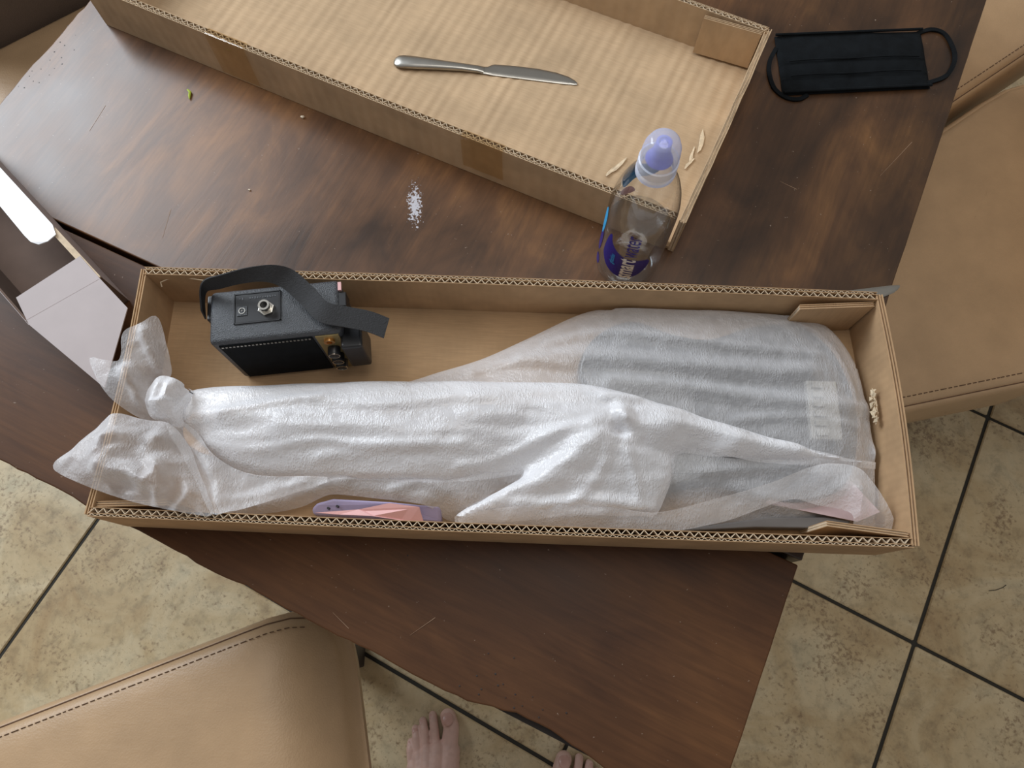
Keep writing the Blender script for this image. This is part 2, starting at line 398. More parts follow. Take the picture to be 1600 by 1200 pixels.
# ------------------------------------------------------------------ floor
TF, TS = -.4846, .537
fe = Vector((math.cos(TF), math.sin(TF), 0)); fn = Vector((-math.sin(TF), math.cos(TF), 0))
TA, TB = .9744*.755, .4638*.755
mb = MB(); mb.box(-4, 4, -4, 4, -.06, -.004)
floor = struct(mb.build('floor', M['grout'])); floor.rotation_euler = (0, 0, TF)
g = .0075
tb = bmesh.new(); bmesh.ops.create_cube(tb, size=1)
for v in tb.verts: v.co = Vector((v.co.x*(TS-g), v.co.y*(TS-g), v.co.z*.010-.005))
bmesh.ops.bevel(tb, geom=list(tb.edges), offset=.0022, segments=1, affect='EDGES')
tme = D.meshes.new('tile'); tb.to_mesh(tme); tb.free(); tme.materials.append(M['tile'])
for i in range(-9, 6):
    for j in range(-8, 7):
        o = D.objects.new('tile', tme); C.objects.link(o); o.parent = floor
        o.location = (TA + (i+.5)*TS, TB + (j+.5)*TS, random.uniform(-.0006, .0003)+.0003)
        
# ------------------------------------------------------------------ window wall (behind the table, to the left; source of the daylight)
wr = empty('wall_left', (WIN_C.x, WIN_C.y, 0) , math.atan2(_wd.y, _wd.x)); struct(wr)
# local +x points into the room
hw, hh = WIN_W/2+.05, WIN_H/2+.05
zc = WIN_C.z
mb = MB(); L = 2.6
mb.box(-.28, -.12, -L, -hw, 0, 3.95); mb.box(-.28, -.12, hw, L, 0, 3.95)
mb.box(-.28, -.12, -hw, hw, 0, zc-hh); mb.box(-.28, -.12, -hw, hw, zc+hh, 3.95)
mb.build('wall_surface', M['wall'], wr)
wn = empty('window_1', (WIN_C.x, WIN_C.y, 0), math.atan2(_wd.y, _wd.x)); struct(wn)
mb = MB(); t = .04
mb.box(-.24, -.13, -hw, -hw+t, zc-hh, zc+hh); mb.box(-.24, -.13, hw-t, hw, zc-hh, zc+hh)
mb.box(-.24, -.13, -hw, hw, zc-hh, zc-hh+t); mb.box(-.24, -.13, -hw, hw, zc+hh-t, zc+hh)
mb.build('window_frame', M['frame'], wn)

# ------------------------------------------------------------------ table
TT = -.4368
tr = empty('dining_table', (0, 0, 0), TT)
tag(tr, 'dark brown stained wooden dining table under the cardboard boxes', 'table')
def wavy(x0, x1, y0, y1, amps, seed, holes=None):
    pts = []
    def side(a, b, amp, sd):
        a = Vector(a); b = Vector(b); n = int((b-a).length/.012); d = (b-a).normalized(); nn = Vector((-d.y, d.x))
        for k in range(n):
            s = k/n; e = min(1, 8*s, 8*(1-s))
            q = a + (b-a)*s + nn*e*amp*(noise.noise(Vector((s*9*(b-a).length/.6, sd, 0))) + .45*noise.noise(Vector((s*60*(b-a).length/.6, sd+5, 0))))
            if holes: q = holes(q)
            pts.append((q.x, q.y))
    side((x0,y0),(x1,y0),amps[0],seed); side((x1,y0),(x1,y1),amps[1],seed+1); side((x1,y1),(x0,y1),amps[2],seed+2); side((x0,y1),(x0,y0),amps[3],seed+3)
    return pts
XL, XR, YS, YB = -.876, .2465, .1826, -.0834
def dent(q):
    # the bite out of the leaf's near edge
    if q.y < YB+.02 and -.02 < q.x < .16:
        s = (q.x+.02)/.18; return Vector((q.x, q.y + .013*math.sin(math.pi*s)**1.3))
    return q
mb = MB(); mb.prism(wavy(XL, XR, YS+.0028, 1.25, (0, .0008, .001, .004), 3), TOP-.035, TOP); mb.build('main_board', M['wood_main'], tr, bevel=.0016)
mb = MB(); mb.prism(wavy(XL, XR-.002, YB, YS-.0028, (.0045, .001, 0, .003), 11, dent), TOP-.035, TOP-.0004); mb.build('end_board', M['wood_leaf'], tr, bevel=.0016)
mb = MB(); mb.prism([(XL+.02, YB+.004), (XR-.004, YB+.004), (XR-.004, 1.22), (XL+.02, 1.22)], TOP-.06, TOP-.036); mb.build('under_frame', M['wood_under'], tr)
for lx, ly in ((-.50, .40), (-.12, .40), (-.50, .95), (-.12, .95)):
    mb = MB(); mb.lathe([(.03,0),(.035,.05),(.045,.35),(.04,.6),(.055,.70)], 20, (lx, ly, 0), True); mb.build('leg', M['wood_under'], tr, True)
# drilled holes (worm holes) along the edges
mb = MB()
for px, py in [(106,40),(97,52),(118,55),(94,66),(101,71),(116,78),(85,81),(78,94),(96,90),(97,100),(64,108),(85,107),(50,111),(77,117),(46,119),(52,127),(61,129),(29,135),(38,137),
               (763,1021),(803,1028),(745,1056),(774,1053),(786,1069),(778,1071),(752,1077),(718,1072),(748,1085),(790,1090),(805,1085),(816,1103),(832,1089),(803,1106),(848,1109),(842,1121),(885,1114),(637,868)]:
    p = local(tr, at(px, py, TOP)); r = random.uniform(.0006, .0011)
    mb.lathe([(r, 0), (r, .00035), (r*.5, .00045)], 8, (p.x, p.y, TOP-.0003), True)
mb.build('worm_hole', M['wood_under'], tr)['kind'] = 'stuff'
# scratches in the lacquer
for pts in ([(140,205),(165,165)], [(254,372),(267,327)], [(520,957),(545,982)], [(640,993),(680,965)], [(1375,275),(1425,222)], [(1218,283),(1245,296)]):
    a, b = [local(tr, at(x, y, TOP)) for x, y in pts]
    mb = MB(); dv = (b-a); nn = Vector((-dv.y, dv.x, 0)).normalized()*.00022
    mb.add([a-nn*.3, a+nn*.3+Vector((0,0,.0002)), b+nn+Vector((0,0,.0002)), b-nn], [(0,1,2,3)])
    q = [a-nn*.3, b-nn, b+nn, a+nn*.3]; mb = MB(); mb.slab([(v.x, v.y, TOP+.0002) for v in q], .0004)
    mb.build('scratch', M['scratch'], tr)

# ------------------------------------------------------------------ chairs
def round_poly(poly, r, seg=6):
    out = []; n = len(poly)
    for i in range(n):
        p = Vector(poly[i][:2]); a = Vector(poly[i-1][:2]); b = Vector(poly[(i+1)%n][:2])
        u = (a-p).normalized(); v = (b-p).normalized()
        k = min(r/math.tan(u.angle(v)/2), .45*min((a-p).length, (b-p).length))
        p0 = p+u*k; p1 = p+v*k
        for s in range(seg+1):
            t = s/seg; out.append((1-t)**2*p0 + 2*t*(1-t)*p + t*t*p1)
        # straight run subdivided
        e = Vector(poly[(i+1)%n][:2]); ln = (e-p1).length
        u2 = (p-e).normalized(); c2 = Vector(poly[(i+2)%n][:2]); v2 = (c2-e).normalized()
        k2 = min(r/math.tan(u2.angle(v2)/2), .45*min((p-e).length, (c2-e).length))
        q = e+u2*k2; m_ = max(1, int((q-p1).length/.03))
        for s in range(1, m_): out.append(p1.lerp(q, s/m_))
    return out
def offset(poly, d):
    n = len(poly); out = []
    for i in range(n):
        t = (poly[(i+1)%n]-poly[i-1]).normalized(); out.append(poly[i] + Vector((-t.y, t.x))*d)
    return out
def chair(label, group, poly, back, zt=.49, th=.125, r=.085, back_h=.5, lean=.06, fall=None, back_mat='leather'):
    """poly: 4 seat corners counter-clockwise (world); back: index of the edge that carries the backrest"""
    c = sum((Vector(p[:2]) for p in poly), Vector((0,0)))/4
    root = empty('dining_chair', (c.x, c.y, 0)); tag(root, label, 'chair', group)
    P = [Vector(p[:2])-c for p in poly]
    base = round_poly(P, r)
    prof = [(.012, zt-th), (.0, zt-th+.012), (-.002, zt-th*.5), (.001, zt-.022), (.004, zt-.0135), (.0085, zt-.0085), (.011, zt-.0085), (.014, zt-.004), (.022, zt-.0005), (.045, zt+.002)]
    vs = []; fs = []; n = len(base)
    for d, z in prof:
        for q in offset(base, d): vs.append((q.x, q.y, z))
    for k in range(len(prof)-1):
        for i in range(n): fs.append((k*n+i, k*n+(i+1)%n, (k+1)*n+(i+1)%n, (k+1)*n+i))
    last = offset(base, .045); nr = len(prof)
    def drop(q):
        if fall is None: return 0
        a_, b_ = P[fall], P[(fall+1)%4]; t_ = (b_-a_).normalized(); d_ = Vector((-t_.y, t_.x)).dot(q-a_)
        u_ = min(1, max(0, 1-d_/.13)); return .075*u_*u_
    def dome(q):
        r_ = 1.0
        for e in range(4):
            a_, b_ = P[e], P[(e+1)%4]; t_ = (b_-a_).normalized(); d_ = max(0, Vector((-t_.y, t_.x)).dot(q-a_)-.045); r_ *= 1-math.exp(-d_/.07)
        return zt+.002+.010*r_-drop(q)
    for q_ in (.93, .85, .76, .66, .55, .44, .33, .22, .11):
        for q in last: vs.append((q.x*q_, q.y*q_, dome(q*q_)))
        for i in range(n): fs.append(((nr-1)*n+i, (nr-1)*n+(i+1)%n, nr*n+(i+1)%n, nr*n+i))
        nr += 1
    fs.append(tuple(range(n))[::-1]); vs.append((0,0,dome(Vector((0,0))))); top = (nr-1)*n
    for i in range(n): fs.append((top+i, top+(i+1)%n, len(vs)-1))
    if fall is not None:
        for i_ in range(4*n, len(prof)*n): v_ = vs[i_]; vs[i_] = (v_[0], v_[1], max(zt-th+.03, v_[2]-drop(Vector(v_[:2]))))
        for i_ in range(2*n, 4*n): v_ = vs[i_]; vs[i_] = (v_[0], v_[1], min(v_[2], zt-.0135-drop(Vector(v_[:2]))*.98))
    mb = MB(); mb.add(vs, fs); seat = mb.build('seat', M['leather'], root, True)
    def seamed(q):
        ds = []
        for e in range(4):
            a_, b_ = P[e], P[(e+1)%4]; t_ = (b_-a_).normalized(); ds.append(Vector((-t_.y, t_.x)).dot(q-a_))
        return ds.index(min(ds)) == 0 and drop(q) < .04
    mb = MB(); rp = offset(base, .0095); rp = [(q.x, q.y, zt-.0088-drop(q)) for q in rp]; 
    keep = [seamed(Vector(q[:2])) for q in rp]; st = keep.index(False)+1 if False in keep else 0
    run = []
    for i_ in range(n+1):
        q = rp[(st+i_)%n]
        if keep[(st+i_)%n]: run.append(q)
        if (not keep[(st+i_)%n] or i_ == n) and len(run) > 1: mb.tube(run, .0011, 6); run = []
    mb.build('welt_seam', M['seamgap'], seat)
    mb = MB(); rp = offset(base, .022); tot = 0
    for i in range(n):
        a, b = rp[i], rp[(i+1)%n]; ln = (b-a).length; s = 0
        while s < ln:
            if seamed(a) and (tot+s) % .009 < .0058:
                p0 = a.lerp(b, s/ln); p1 = a.lerp(b, min(1, (s+.0056)/ln))
                mb.tube([(p0.x,p0.y,zt+.0001-drop(p0)),(p1.x,p1.y,zt+.0001-drop(p1))], .0007, 4); s += .009
            else: s += .0015
        tot += ln
    mb.build('stitching', M['thread'], seat)
    # backrest on edge `back`
    a, b = P[back], P[(back+1)%4]; d = (b-a).normalized(); out = Vector((d.y, -d.x))
    a2, b2 = a+d*.01, b-d*.01
    mb = MB(); V = []
    for z, l in ((zt-.10, 0), (zt+.1, .012), (zt+back_h*.6, lean*.6), (zt+back_h, lean)):
        for q, o_ in ((a2, -.065), (b2, -.065), (b2, .0), (a2, .0)):
            w_ = q + out*(o_+l+.062); V.append((w_.x, w_.y, z))
    F = [(3,2,1,0), (12,13,14,15)]
    for k in range(3):
        for i in range(4): F.append((k*4+i, k*4+(i+1)%4, (k+1)*4+(i+1)%4, (k+1)*4+i))
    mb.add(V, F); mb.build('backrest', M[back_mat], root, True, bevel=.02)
    for i in range(4):
        p = P[i]*.68; mb = MB(); mb.prism([(p.x-.022,p.y-.022),(p.x+.022,p.y-.022),(p.x+.022,p.y+.022),(p.x-.022,p.y+.022)], 0, zt-th+.004); mb.build('leg', M['wood_under'], root, bevel=.003)
    return root
ZS = .49
def edge_pt(p, q, t): return p + (q-p)*t
G = 'tan leather chairs around the table'
# right of the table, beside the guitar box
n0, n1 = at(1430, 640, ZS), at(1600, 605, ZS); f0, f1 = at(1495, 180, ZS), at(1600, 109, ZS)
c1 = [edge_pt(n0, n1, -.95), edge_pt(n0, n1, 1.5), edge_pt(f0, f1, 1.55), edge_pt(f0, f1, -1.0)]
chair('tan leather chair right of the guitar box, with box shadow on its seat', G, c1, 1)
n0, n1 = at(1530, 139, ZS), at(1600, 92, ZS); dv = (n1-n0).normalized(); nv = Vector((-dv.y, dv.x, 0))
c2 = [n0-dv*.16, n0+dv*.34, n0+dv*.34+nv*.44, n0-dv*.16+nv*.44]
chair('tan leather chair at the top right corner, beyond the black mask', G, c2, 1)
a0, a1 = at(0, 1122, ZS), at(445, 950, ZS); dv = (a1-a0).normalized()
K = at(520, 922, ZS); r0 = at(531, 1010, ZS); r1 = at(553, 1200, ZS); ev = (r1-r0).normalized()
c3 = [K, K-dv*.54, K-dv*.54+ev*.46, K+ev*.46]
chair('tan leather chair in the bottom left corner, next to the bare foot', G, c3, 2, fall=3)
b0, b1 = at(0, 63, ZS), at(125, 0, ZS); dv = (b1-b0).normalized(); nv = Vector((dv.y, -dv.x, 0))
b0 = b0 - dv*.10
c4 = [b0+nv*.44, b0+nv*.44+dv*.46, b0+dv*.46, b0]
chair('tan leather chair with its back coloured dark for shade, at the top left corner', G, c4, 2, lean=.02, back_mat='leather_shaded')

# ------------------------------------------------------------------ corrugated boxes
def fluted_wall(parent, x0, x1, y0, y1, z0, z1, mat, flip=False, per=(.0086, .0062), split=.62, name='wall', bow=0.0):
    """wall along x whose flutes stand upright and show at the rim; liners + two zigzag cores. y0 = face towards the box"""
    lt = .0006; ym = y0 + (y1-y0)*split; n = 40
    def by(x): return bow*math.sin(math.pi*(x-x0)/(x1-x0))
    mb = MB(); s = 1 if y1 > y0 else -1
    for ya in (y0, ym, y1-s*lt):
        vs = []; fs = []
        for k in range(n+1):
            x = x0+(x1-x0)*k/n; d = by(x)
            vs += [(x,ya+d,z0),(x,ya+s*lt+d,z0),(x,ya+s*lt+d,z1),(x,ya+d,z1)]
        for k in range(n):
            for i in range(4): fs.append((k*4+i, k*4+(i+1)%4, k*4+4+(i+1)%4, k*4+4+i))
        fs += [(3,2,1,0), tuple(n*4+i for i in range(4))]
        mb.add(vs, fs)
    wobj = mb.build(name, mat, parent)
    for (ya, yb), p in (((y0+s*lt, ym), per[0]), ((ym+s*lt, y1-s*lt), per[1])):
        mb = MB(); k = int((x1-x0-.002)/(p/2)); vs = []; fs = []; th = .00045
        for i in range(k+1):
            x = x0+.001+i*p/2 + random.uniform(-.0004, .0004); y = (ya if i % 2 else yb)+by(x)
            vs += [(x-th, y, z0+.001), (x+th, y, z0+.001), (x+th, y, z1-.0002), (x-th, y, z1-.0002)]
        for i in range(k):
            a = i*4; b = a+4
            fs += [(a,b,b+3,a+3), (a+1,a+2,b+2,b+1), (a+3,b+3,b+2,a+2)]
        mb.add(vs, fs); mb.build('flute', M['kraft_edge'], wobj)
    return wobj
def lined_wall(parent, x0, x1, y0, y1, z0, z1, mat, bow=0.0, name='wall', lean=0.0, ragged=0.0):
    """wall along y, flutes lie flat: three liners with dark gaps at the rim. x0 = inner face"""
    s = 1 if x1 > x0 else -1; W = abs(x1-x0); n = 24; mb = MB()
    for a, b, dz in ((0, .0011, 0), (W*.45, W*.45+.0010, -.0005), (W-.0012, W, -.0003)):
        vs = []; fs = []
        for k in range(n+1):
            t = k/n; y = y0+(y1-y0)*t; d = bow*math.sin(math.pi*t); zz = z1+dz+ragged*(noise.noise(Vector((t*14, a*900, 3))))
            jw = ragged*.35*noise.noise(Vector((t*11, a*700, 8)))
            vs += [(x0+s*a+d,y,z0),(x0+s*b+d,y,z0),(x0+s*(b+lean)+d+jw,y,zz),(x0+s*(a+lean)+d+jw,y,zz)]
        for k in range(n):
            for i in range(4): fs.append((k*4+i, k*4+(i+1)%4, k*4+4+(i+1)%4, k*4+4+i))
        fs += [(3,2,1,0), tuple(n*4+i for i in range(4))]
        mb.add(vs, fs)
    wobj = mb.build(name, mat, parent)
    mb = MB(); vs = []; fs = []
    for k in range(n+1):
        t = k/n; y = y0+(y1-y0)*t; d = bow*math.sin(math.pi*t)
        vs += [(x0+s*.0011+d,y,z0),(x0+s*(W-.0012)+d,y,z0),(x0+s*(W-.0012+lean)+d,y,z1-.003),(x0+s*(.0011+lean)+d,y,z1-.003)]
    for k in range(n):
        for i in range(4): fs.append((k*4+i, k*4+(i+1)%4, k*4+4+(i+1)%4, k*4+4+i))
    fs += [(3,2,1,0), tuple(n*4+i for i in range(4))]
    mb.add(vs, fs); mb.build('flute', M['kraft_edge'], wobj)
    return wobj

# --- guitar box (tray)
BA = -.0335
bx = empty('guitar_box', (0, 0, TOP), BA)
tag(bx, 'long open cardboard box holding the wrapped guitar and small amplifier', 'box')
X0, X1, Y0, Y1, BH, W = -.411, .382, .0825, .3485, .075, .0088
mb = MB(); mb.box(X0+.001, X1-.001, Y0+.001, Y1-.001, .0005, .007); mb.build('box_floor', M['kraft'], bx)
fluted_wall(bx, X0+.004, X1-.006, Y0+W, Y0, .0, BH, M['kraft'], bow=-.0015)
fluted_wall(bx, X0+.004, X1-.006, Y1-W, Y1, .0, BH, M['kraft'], bow=.002)
lined_wall(bx, X0+.0065, X0, Y0+.002, Y1-.002, 0, BH-.001, M['kraft_y'], bow=.004)
lined_wall(bx, X1-.0075, X1, Y0+.002, Y1-.002, 0, BH-.001, M['kraft_y'], bow=.005)
# corner flaps folded round from the end walls
def flap(parent, x0, x1, y0, y1, z0, z1, tilt, name='corner_flap', mat=None):
    mb = MB()
    for a, b in ((0, .0008), (.0022, .0030), (.0046, .0054)):
        s = 1 if y1 > y0 else -1
        V = [(x0, y0+s*a+tilt, z0), (x1, y0+s*a, z0), (x1, y0+s*b, z0), (x0, y0+s*b+tilt, z0)]
        mb.add(V + [(v[0], v[1], z1) for v in V], [(3,2,1,0),(4,5,6,7),(0,1,5,4),(1,2,6,5),(2,3,7,6),(3,0,4,7)])
    o = mb.build(name, mat or M['kraft_y'], parent)
    mb = MB(); s = 1 if y1 > y0 else -1
    V = [(x0, y0+s*.0008+tilt, z0), (x1, y0+s*.0008, z0), (x1, y0+s*.0046, z0), (x0, y0+s*.0046+tilt, z0)]
    mb.add(V + [(v[0], v[1], z1-.002) for v in V], [(3,2,1,0),(4,5,6,7),(0,1,5,4),(1,2,6,5),(2,3,7,6),(3,0,4,7)])
    mb.build('flute', M['kraft_edge'], o)
    return o
flap(bx, X1-.088, X1-.009, Y1-W-.0008, Y1-W-.02, .008, BH-.004, -.0065)
flap(bx, X1-.085, X1-.009, Y0+W+.0008, Y0+W+.02, .008, BH-.001, .0075)
flap(bx, X0+.075, X0+.008, Y0+W+.0008, Y0+W+.02, .008, BH-.004, .004)
# torn paper where the staple ripped the end wall
mb = MB()
for k in range(26):
    c_ = local(bx, at(1372+random.uniform(-9, 9), 637+random.uniform(-26, 24), TOP+.045)); c_.x = X1-.0078-random.uniform(.0005, .004)
    a_ = random.uniform(0, 6.3); l = random.uniform(.002, .007)
    V = [c_+Vector((random.uniform(-.002,.001), math.cos(a_+k_)*l*(.4+.6*random.random()), math.sin(a_+k_)*l)) for k_ in (0, 2.1, 4.2)]
    mb.add(V + [v+Vector((.0004,0,0)) for v in V], [(0,1,2),(5,4,3),(0,1,4,3),(1,2,5,4),(2,0,3,5)])
mb.build('torn_patch', M['torn'], bx)
mb = MB(); mb.tube([local(bx, at(x, y, TOP+z)) for x, y, z in ((253,448,.058),(251,441,.062),(262,436,.064),(284,433,.066),(305,436,.068),(318,438,.07))], .0007, 6); mb.build('loose_paper_sliver', M['torn'], bx)

# --- lid
LA = -.4349
lr = empty('box_lid', (0, 0, TOP+.0006), LA)
tag(lr, 'long open cardboard box lid lying behind the bottle, knife in it', 'box')
LX0, LX1, LY0, LY1, LH = -.829, -.004, .4655, .7705, .0665
# ribbed floor: the flutes telegraph through the liner
mb = MB(); nx = 330; xs = np.linspace(LX0+.001, LX1-.001, nx); ys = np.linspace(LY0+.001, LY1-.001, 26); vs = []; fs = []
for i, x in enumerate(xs):
    for j, y in enumerate(ys):
        q = x*2*math.pi/.0155 + .8*noise.noise(Vector((x*25, 0, 0)))*2
        a_ = .00055*(.6+.7*noise.noise(Vector((x*30, y*9, 4))))
        vs.append((x, y, .0062 + a_*math.sin(q) + .0012*noise.noise(Vector((x*6, y*6, 1)))))
ny = len(ys)
for i in range(nx-1):
    for j in range(ny-1): fs.append((i*ny+j, (i+1)*ny+j, (i+1)*ny+j+1, i*ny+j+1))
mb.add(vs, fs); mb.box(LX0+.002, LX1-.002, LY0+.002, LY1-.002, .0006, .0035); mb.build('lid_floor', M['kraft_lid'], lr, True)
fluted_wall(lr, LX0+.002, LX1-.012, LY0+.0085, LY0, 0, LH, M['kraft_lid_wall'], bow=-.002)
fluted_wall(lr, LX0+.002, LX1-.004, LY1-.0075, LY1, 0, LH, M['kraft_lid_wall'], bow=.001)
lined_wall(lr, LX1-.0075, LX1, LY0+.001, LY1-.001, 0, LH-.001, M['kraft_lid_wall'], bow=.001, ragged=.003)
lined_wall(lr, LX0+.0075, LX0, LY0+.001, LY1-.001, 0, LH-.001, M['kraft_lid_wall'])
flap(lr, LX1-.083, LX1-.009, LY1-.0082, LY1-.03, .010, LH-.001, -.006, mat=M['kraft_lid_wall'])
# vertical score creases on the near wall
for px, py in ((545, 145), (625, 180), (340, 75), (385, 90), (408, 100)):
    p = local(lr, at(px, py, TOP+.05)); mb = MB(); mb.tube([(p.x, LY0-.0003, .002), (p.x+.003, LY0-.0006, .03), (p.x+.002, LY0-.0003, LH-.001)], .0006, 6); mb.build('crease', M['kraft_lid_wall'], lr)
# tape: brown strip and clear strip over the near rim
p0, p1 = local(lr, at(728, 215, TOP+.05)).x, local(lr, at(795, 235, TOP+.05)).x
def tape(x0, x1, zlow, over, nm):
    mb = MB(); seg = 10
    prof = [(-.0010, zlow), (-.0014, LH*.5), (-.0012, LH-.002), (-.0006, LH+.0007), (.004, LH+.0012), (.0088, LH+.0007)] + ([(.0094, LH-.004), (.0098, LH-over)] if over else [])
    vs = []; fs = []
    for i in range(seg+1):
        x = x0+(x1-x0)*i/seg
        by_ = -.002*math.sin(math.pi*(x-LX0-.002)/(LX1-.012-LX0-.002))
        for (dy, z) in prof: vs.append((x, LY0+dy+by_-.0008*abs(noise.noise(Vector((x*80, z*60, 2)))), z))
    k = len(prof)
    for i in range(seg):
        for j in range(k-1): fs.append((i*k+j, (i+1)*k+j, (i+1)*k+j+1, i*k+j+1))
    mb.add(vs, fs); return mb.build(nm, M['tape'], lr, True)
tape(p0, p1, .012, 0, 'tape_strip')
p0, p1 = local(lr, at(328, 70, TOP+.05)).x, local(lr, at(388, 95, TOP+.05)).x
tape(p0, p1, .004, .02, 'tape_strip')
# torn liner spots near the bottle
for px, py, s in ((1095, 222, 1.3), (1080, 245, 1.0), (962, 262, 1.2), (975, 280, .9), (1075, 258, .8)):
    c_ = local(lr, at(px, py, TOP+.007)); mb = MB(); n = 11
    an = random.uniform(1.2, 1.9)
    pts = []
    for k in range(n):
        t = 2*math.pi*k/n; r = s*(.5+.6*random.random()); u = r*.017*math.cos(t); v_ = r*.0028*math.sin(t)
        pts.append((c_.x+u*math.cos(an)-v_*math.sin(an), c_.y+u*math.sin(an)+v_*math.cos(an), .0076+random.uniform(0, .0007)))
    mb.slab(pts, .0005); mb.build('torn_patch', M['torn'], lr)

# --- small white carton on the left
cr = empty('small_carton', at(45, 430, TOP), math.radians(-44.3))
tag(cr, 'small open white carton at the left edge, kraft-brown inside', 'box')
CZ = .068
la_, lb_ = local(cr, at(82, 352, TOP+CZ)), local(cr, at(45, 507, TOP+CZ))
ya, yb = la_.y, lb_.y           # outer faces of the two long walls
xe = local(cr, at(100, 466, TOP+CZ)).x     # end wall (score line)
xs_ = xe-.30
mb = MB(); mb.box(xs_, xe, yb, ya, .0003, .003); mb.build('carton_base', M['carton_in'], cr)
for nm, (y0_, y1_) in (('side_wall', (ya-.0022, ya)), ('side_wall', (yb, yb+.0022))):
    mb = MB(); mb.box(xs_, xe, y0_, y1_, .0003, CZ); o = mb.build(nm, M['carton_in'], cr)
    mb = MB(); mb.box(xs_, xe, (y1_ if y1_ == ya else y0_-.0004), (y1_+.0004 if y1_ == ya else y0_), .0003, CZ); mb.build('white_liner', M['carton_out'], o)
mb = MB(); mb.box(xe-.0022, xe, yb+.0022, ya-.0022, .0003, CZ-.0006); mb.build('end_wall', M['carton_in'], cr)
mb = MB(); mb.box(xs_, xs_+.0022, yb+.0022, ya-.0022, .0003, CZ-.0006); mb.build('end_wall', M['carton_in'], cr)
fz = TOP+CZ+.0016
pl = [at(25,465,fz), at(45,507,fz), at(100,553,fz), at(150,595,fz), at(163,606,fz), at(199,481,fz), at(155,434,fz), at(125,400,fz)]
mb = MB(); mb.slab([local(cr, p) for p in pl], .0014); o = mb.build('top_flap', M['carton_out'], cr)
a, b = local(cr, at(40,501,fz)), local(cr, at(155,436,fz)); mb = MB(); mb.tube([a-Vector((0,0,.0004)), b-Vector((0,0,.0004))], .0006, 6); mb.build('score_line', M['carton_out'], o)
mb = MB(); q0, q1 = local(cr, at(84,355,fz)), local(cr, at(156,431,fz)); mb.box(q0.x, q1.x, ya-.006, ya+.0006, CZ-.0015, CZ+.0004); mb.build('folded_rim', M['kraft_edge'], cr)
# dust flap hinged on the far wall, catching the window
h0, h1 = local(cr, at(-40, 218, fz)), local(cr, at(82, 351, fz))
def tabpt(px, py, z): return local(cr, at(px, py, TOP+z))
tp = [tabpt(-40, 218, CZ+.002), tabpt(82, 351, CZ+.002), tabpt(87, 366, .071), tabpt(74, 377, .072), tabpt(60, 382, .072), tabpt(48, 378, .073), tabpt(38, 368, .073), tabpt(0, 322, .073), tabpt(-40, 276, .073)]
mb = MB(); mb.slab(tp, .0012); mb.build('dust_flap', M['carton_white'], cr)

# ------------------------------------------------------------------ guitar inside the wrapping
def sm(pts, n=6, closed=True):
    P = [Vector(p) for p in pts]; out = []; k = len(P)
    for i in range(k if closed else k-1):
        p0, p1, p2, p3 = (P[(i-1) % k], P[i], P[(i+1) % k], P[(i+2) % k]) if closed else (P[max(i-1,0)], P[i], P[i+1], P[min(i+2,k-1)])
        for s in range(n):
            t = s/n
            out.append(.5*((2*p1)+(-p0+p2)*t+(2*p0-5*p1+4*p2-p3)*t*t+(-p0+3*p1-3*p2+p3)*t*t*t))
    if not closed: out.append(P[-1])
    return out
gr = empty('electric_guitar', (at(1180, 640, TOP+.03).x, at(1180, 640, TOP+.03).y, TOP+.0078), BA)
tag(gr, 'black electric guitar faintly visible inside the white foam wrapping', 'guitar')
ZB = .030
def gl(px, py): p = local(gr, at(px, py, TOP+.0078+ZB)); return (p.x, p.y)
body = sm([(*gl(*q), 0) for q in [(905,590),(925,530),(985,500),(1050,520),(1110,528),(1180,508),(1250,508),(1305,550),(1338,630),(1340,710),(1315,765),(1250,785),(1180,775),(1110,760),(1040,772),(975,780),(950,745),(985,705),(965,650)]], 5)
BODY_W = np.array([((Matrix.Rotation(BA, 3, 'Z') @ Vector((p.x, p.y, 0))) + gr.location)[:2] for p in body])
mb = MB(); mb.prism([(p.x, p.y) for p in body], .002, ZB); mb.build('body', M['guitar_black'], gr, True, bevel=.006)
pg = sm([(*gl(*q), 0) for q in [(960,610),(1040,580),(1120,600),(1180,590),(1215,620),(1215,680),(1180,720),(1100,740),(1000,730),(990,680)]], 5)
mb = MB(); mb.prism([(p.x, p.y) for p in pg], ZB, ZB+.0022); mb.build('pickguard', M['guitar_black'], gr)
for px in (1085, 1135, 1185):
    a, b = gl(px, 615), gl(px+22, 695); mb = MB(); mb.box(a[0], b[0], b[1], a[1], ZB+.002, ZB+.006); mb.build('pickup', M['black'], gr, bevel=.001)
a, b = gl(1255, 598), gl(1312, 690); mb = MB(); mb.box(a[0], b[0], b[1], a[1], ZB, ZB+.008); br_ = mb.build('bridge', M['dull'], gr, bevel=.001)
for k in range(6):
    y = b[1]+.006+(a[1]-b[1]-.012)*k/5; mb = MB(); mb.box(a[0]+.004, a[0]+.016, y-.003, y+.003, ZB+.008, ZB+.012); mb.build('saddle', M['dull'], br_)
n0, n1 = gl(1010, 662), gl(420, 668)
mb = MB(); mb.add([(n1[0],n1[1]-.019,ZB-.012),(n0[0],n0[1]-.024,ZB-.014),(n0[0],n0[1]+.024,ZB-.014),(n1[0],n1[1]+.019,ZB-.012),
                   (n1[0],n1[1]-.019,ZB+.003),(n0[0],n0[1]-.024,ZB+.003),(n0[0],n0[1]+.024,ZB+.003),(n1[0],n1[1]+.019,ZB+.003)],
                  [(3,2,1,0),(4,5,6,7),(0,1,5,4),(1,2,6,5),(2,3,7,6),(3,0,4,7)]); nk = mb.build('neck', M['maple'], gr, bevel=.004)
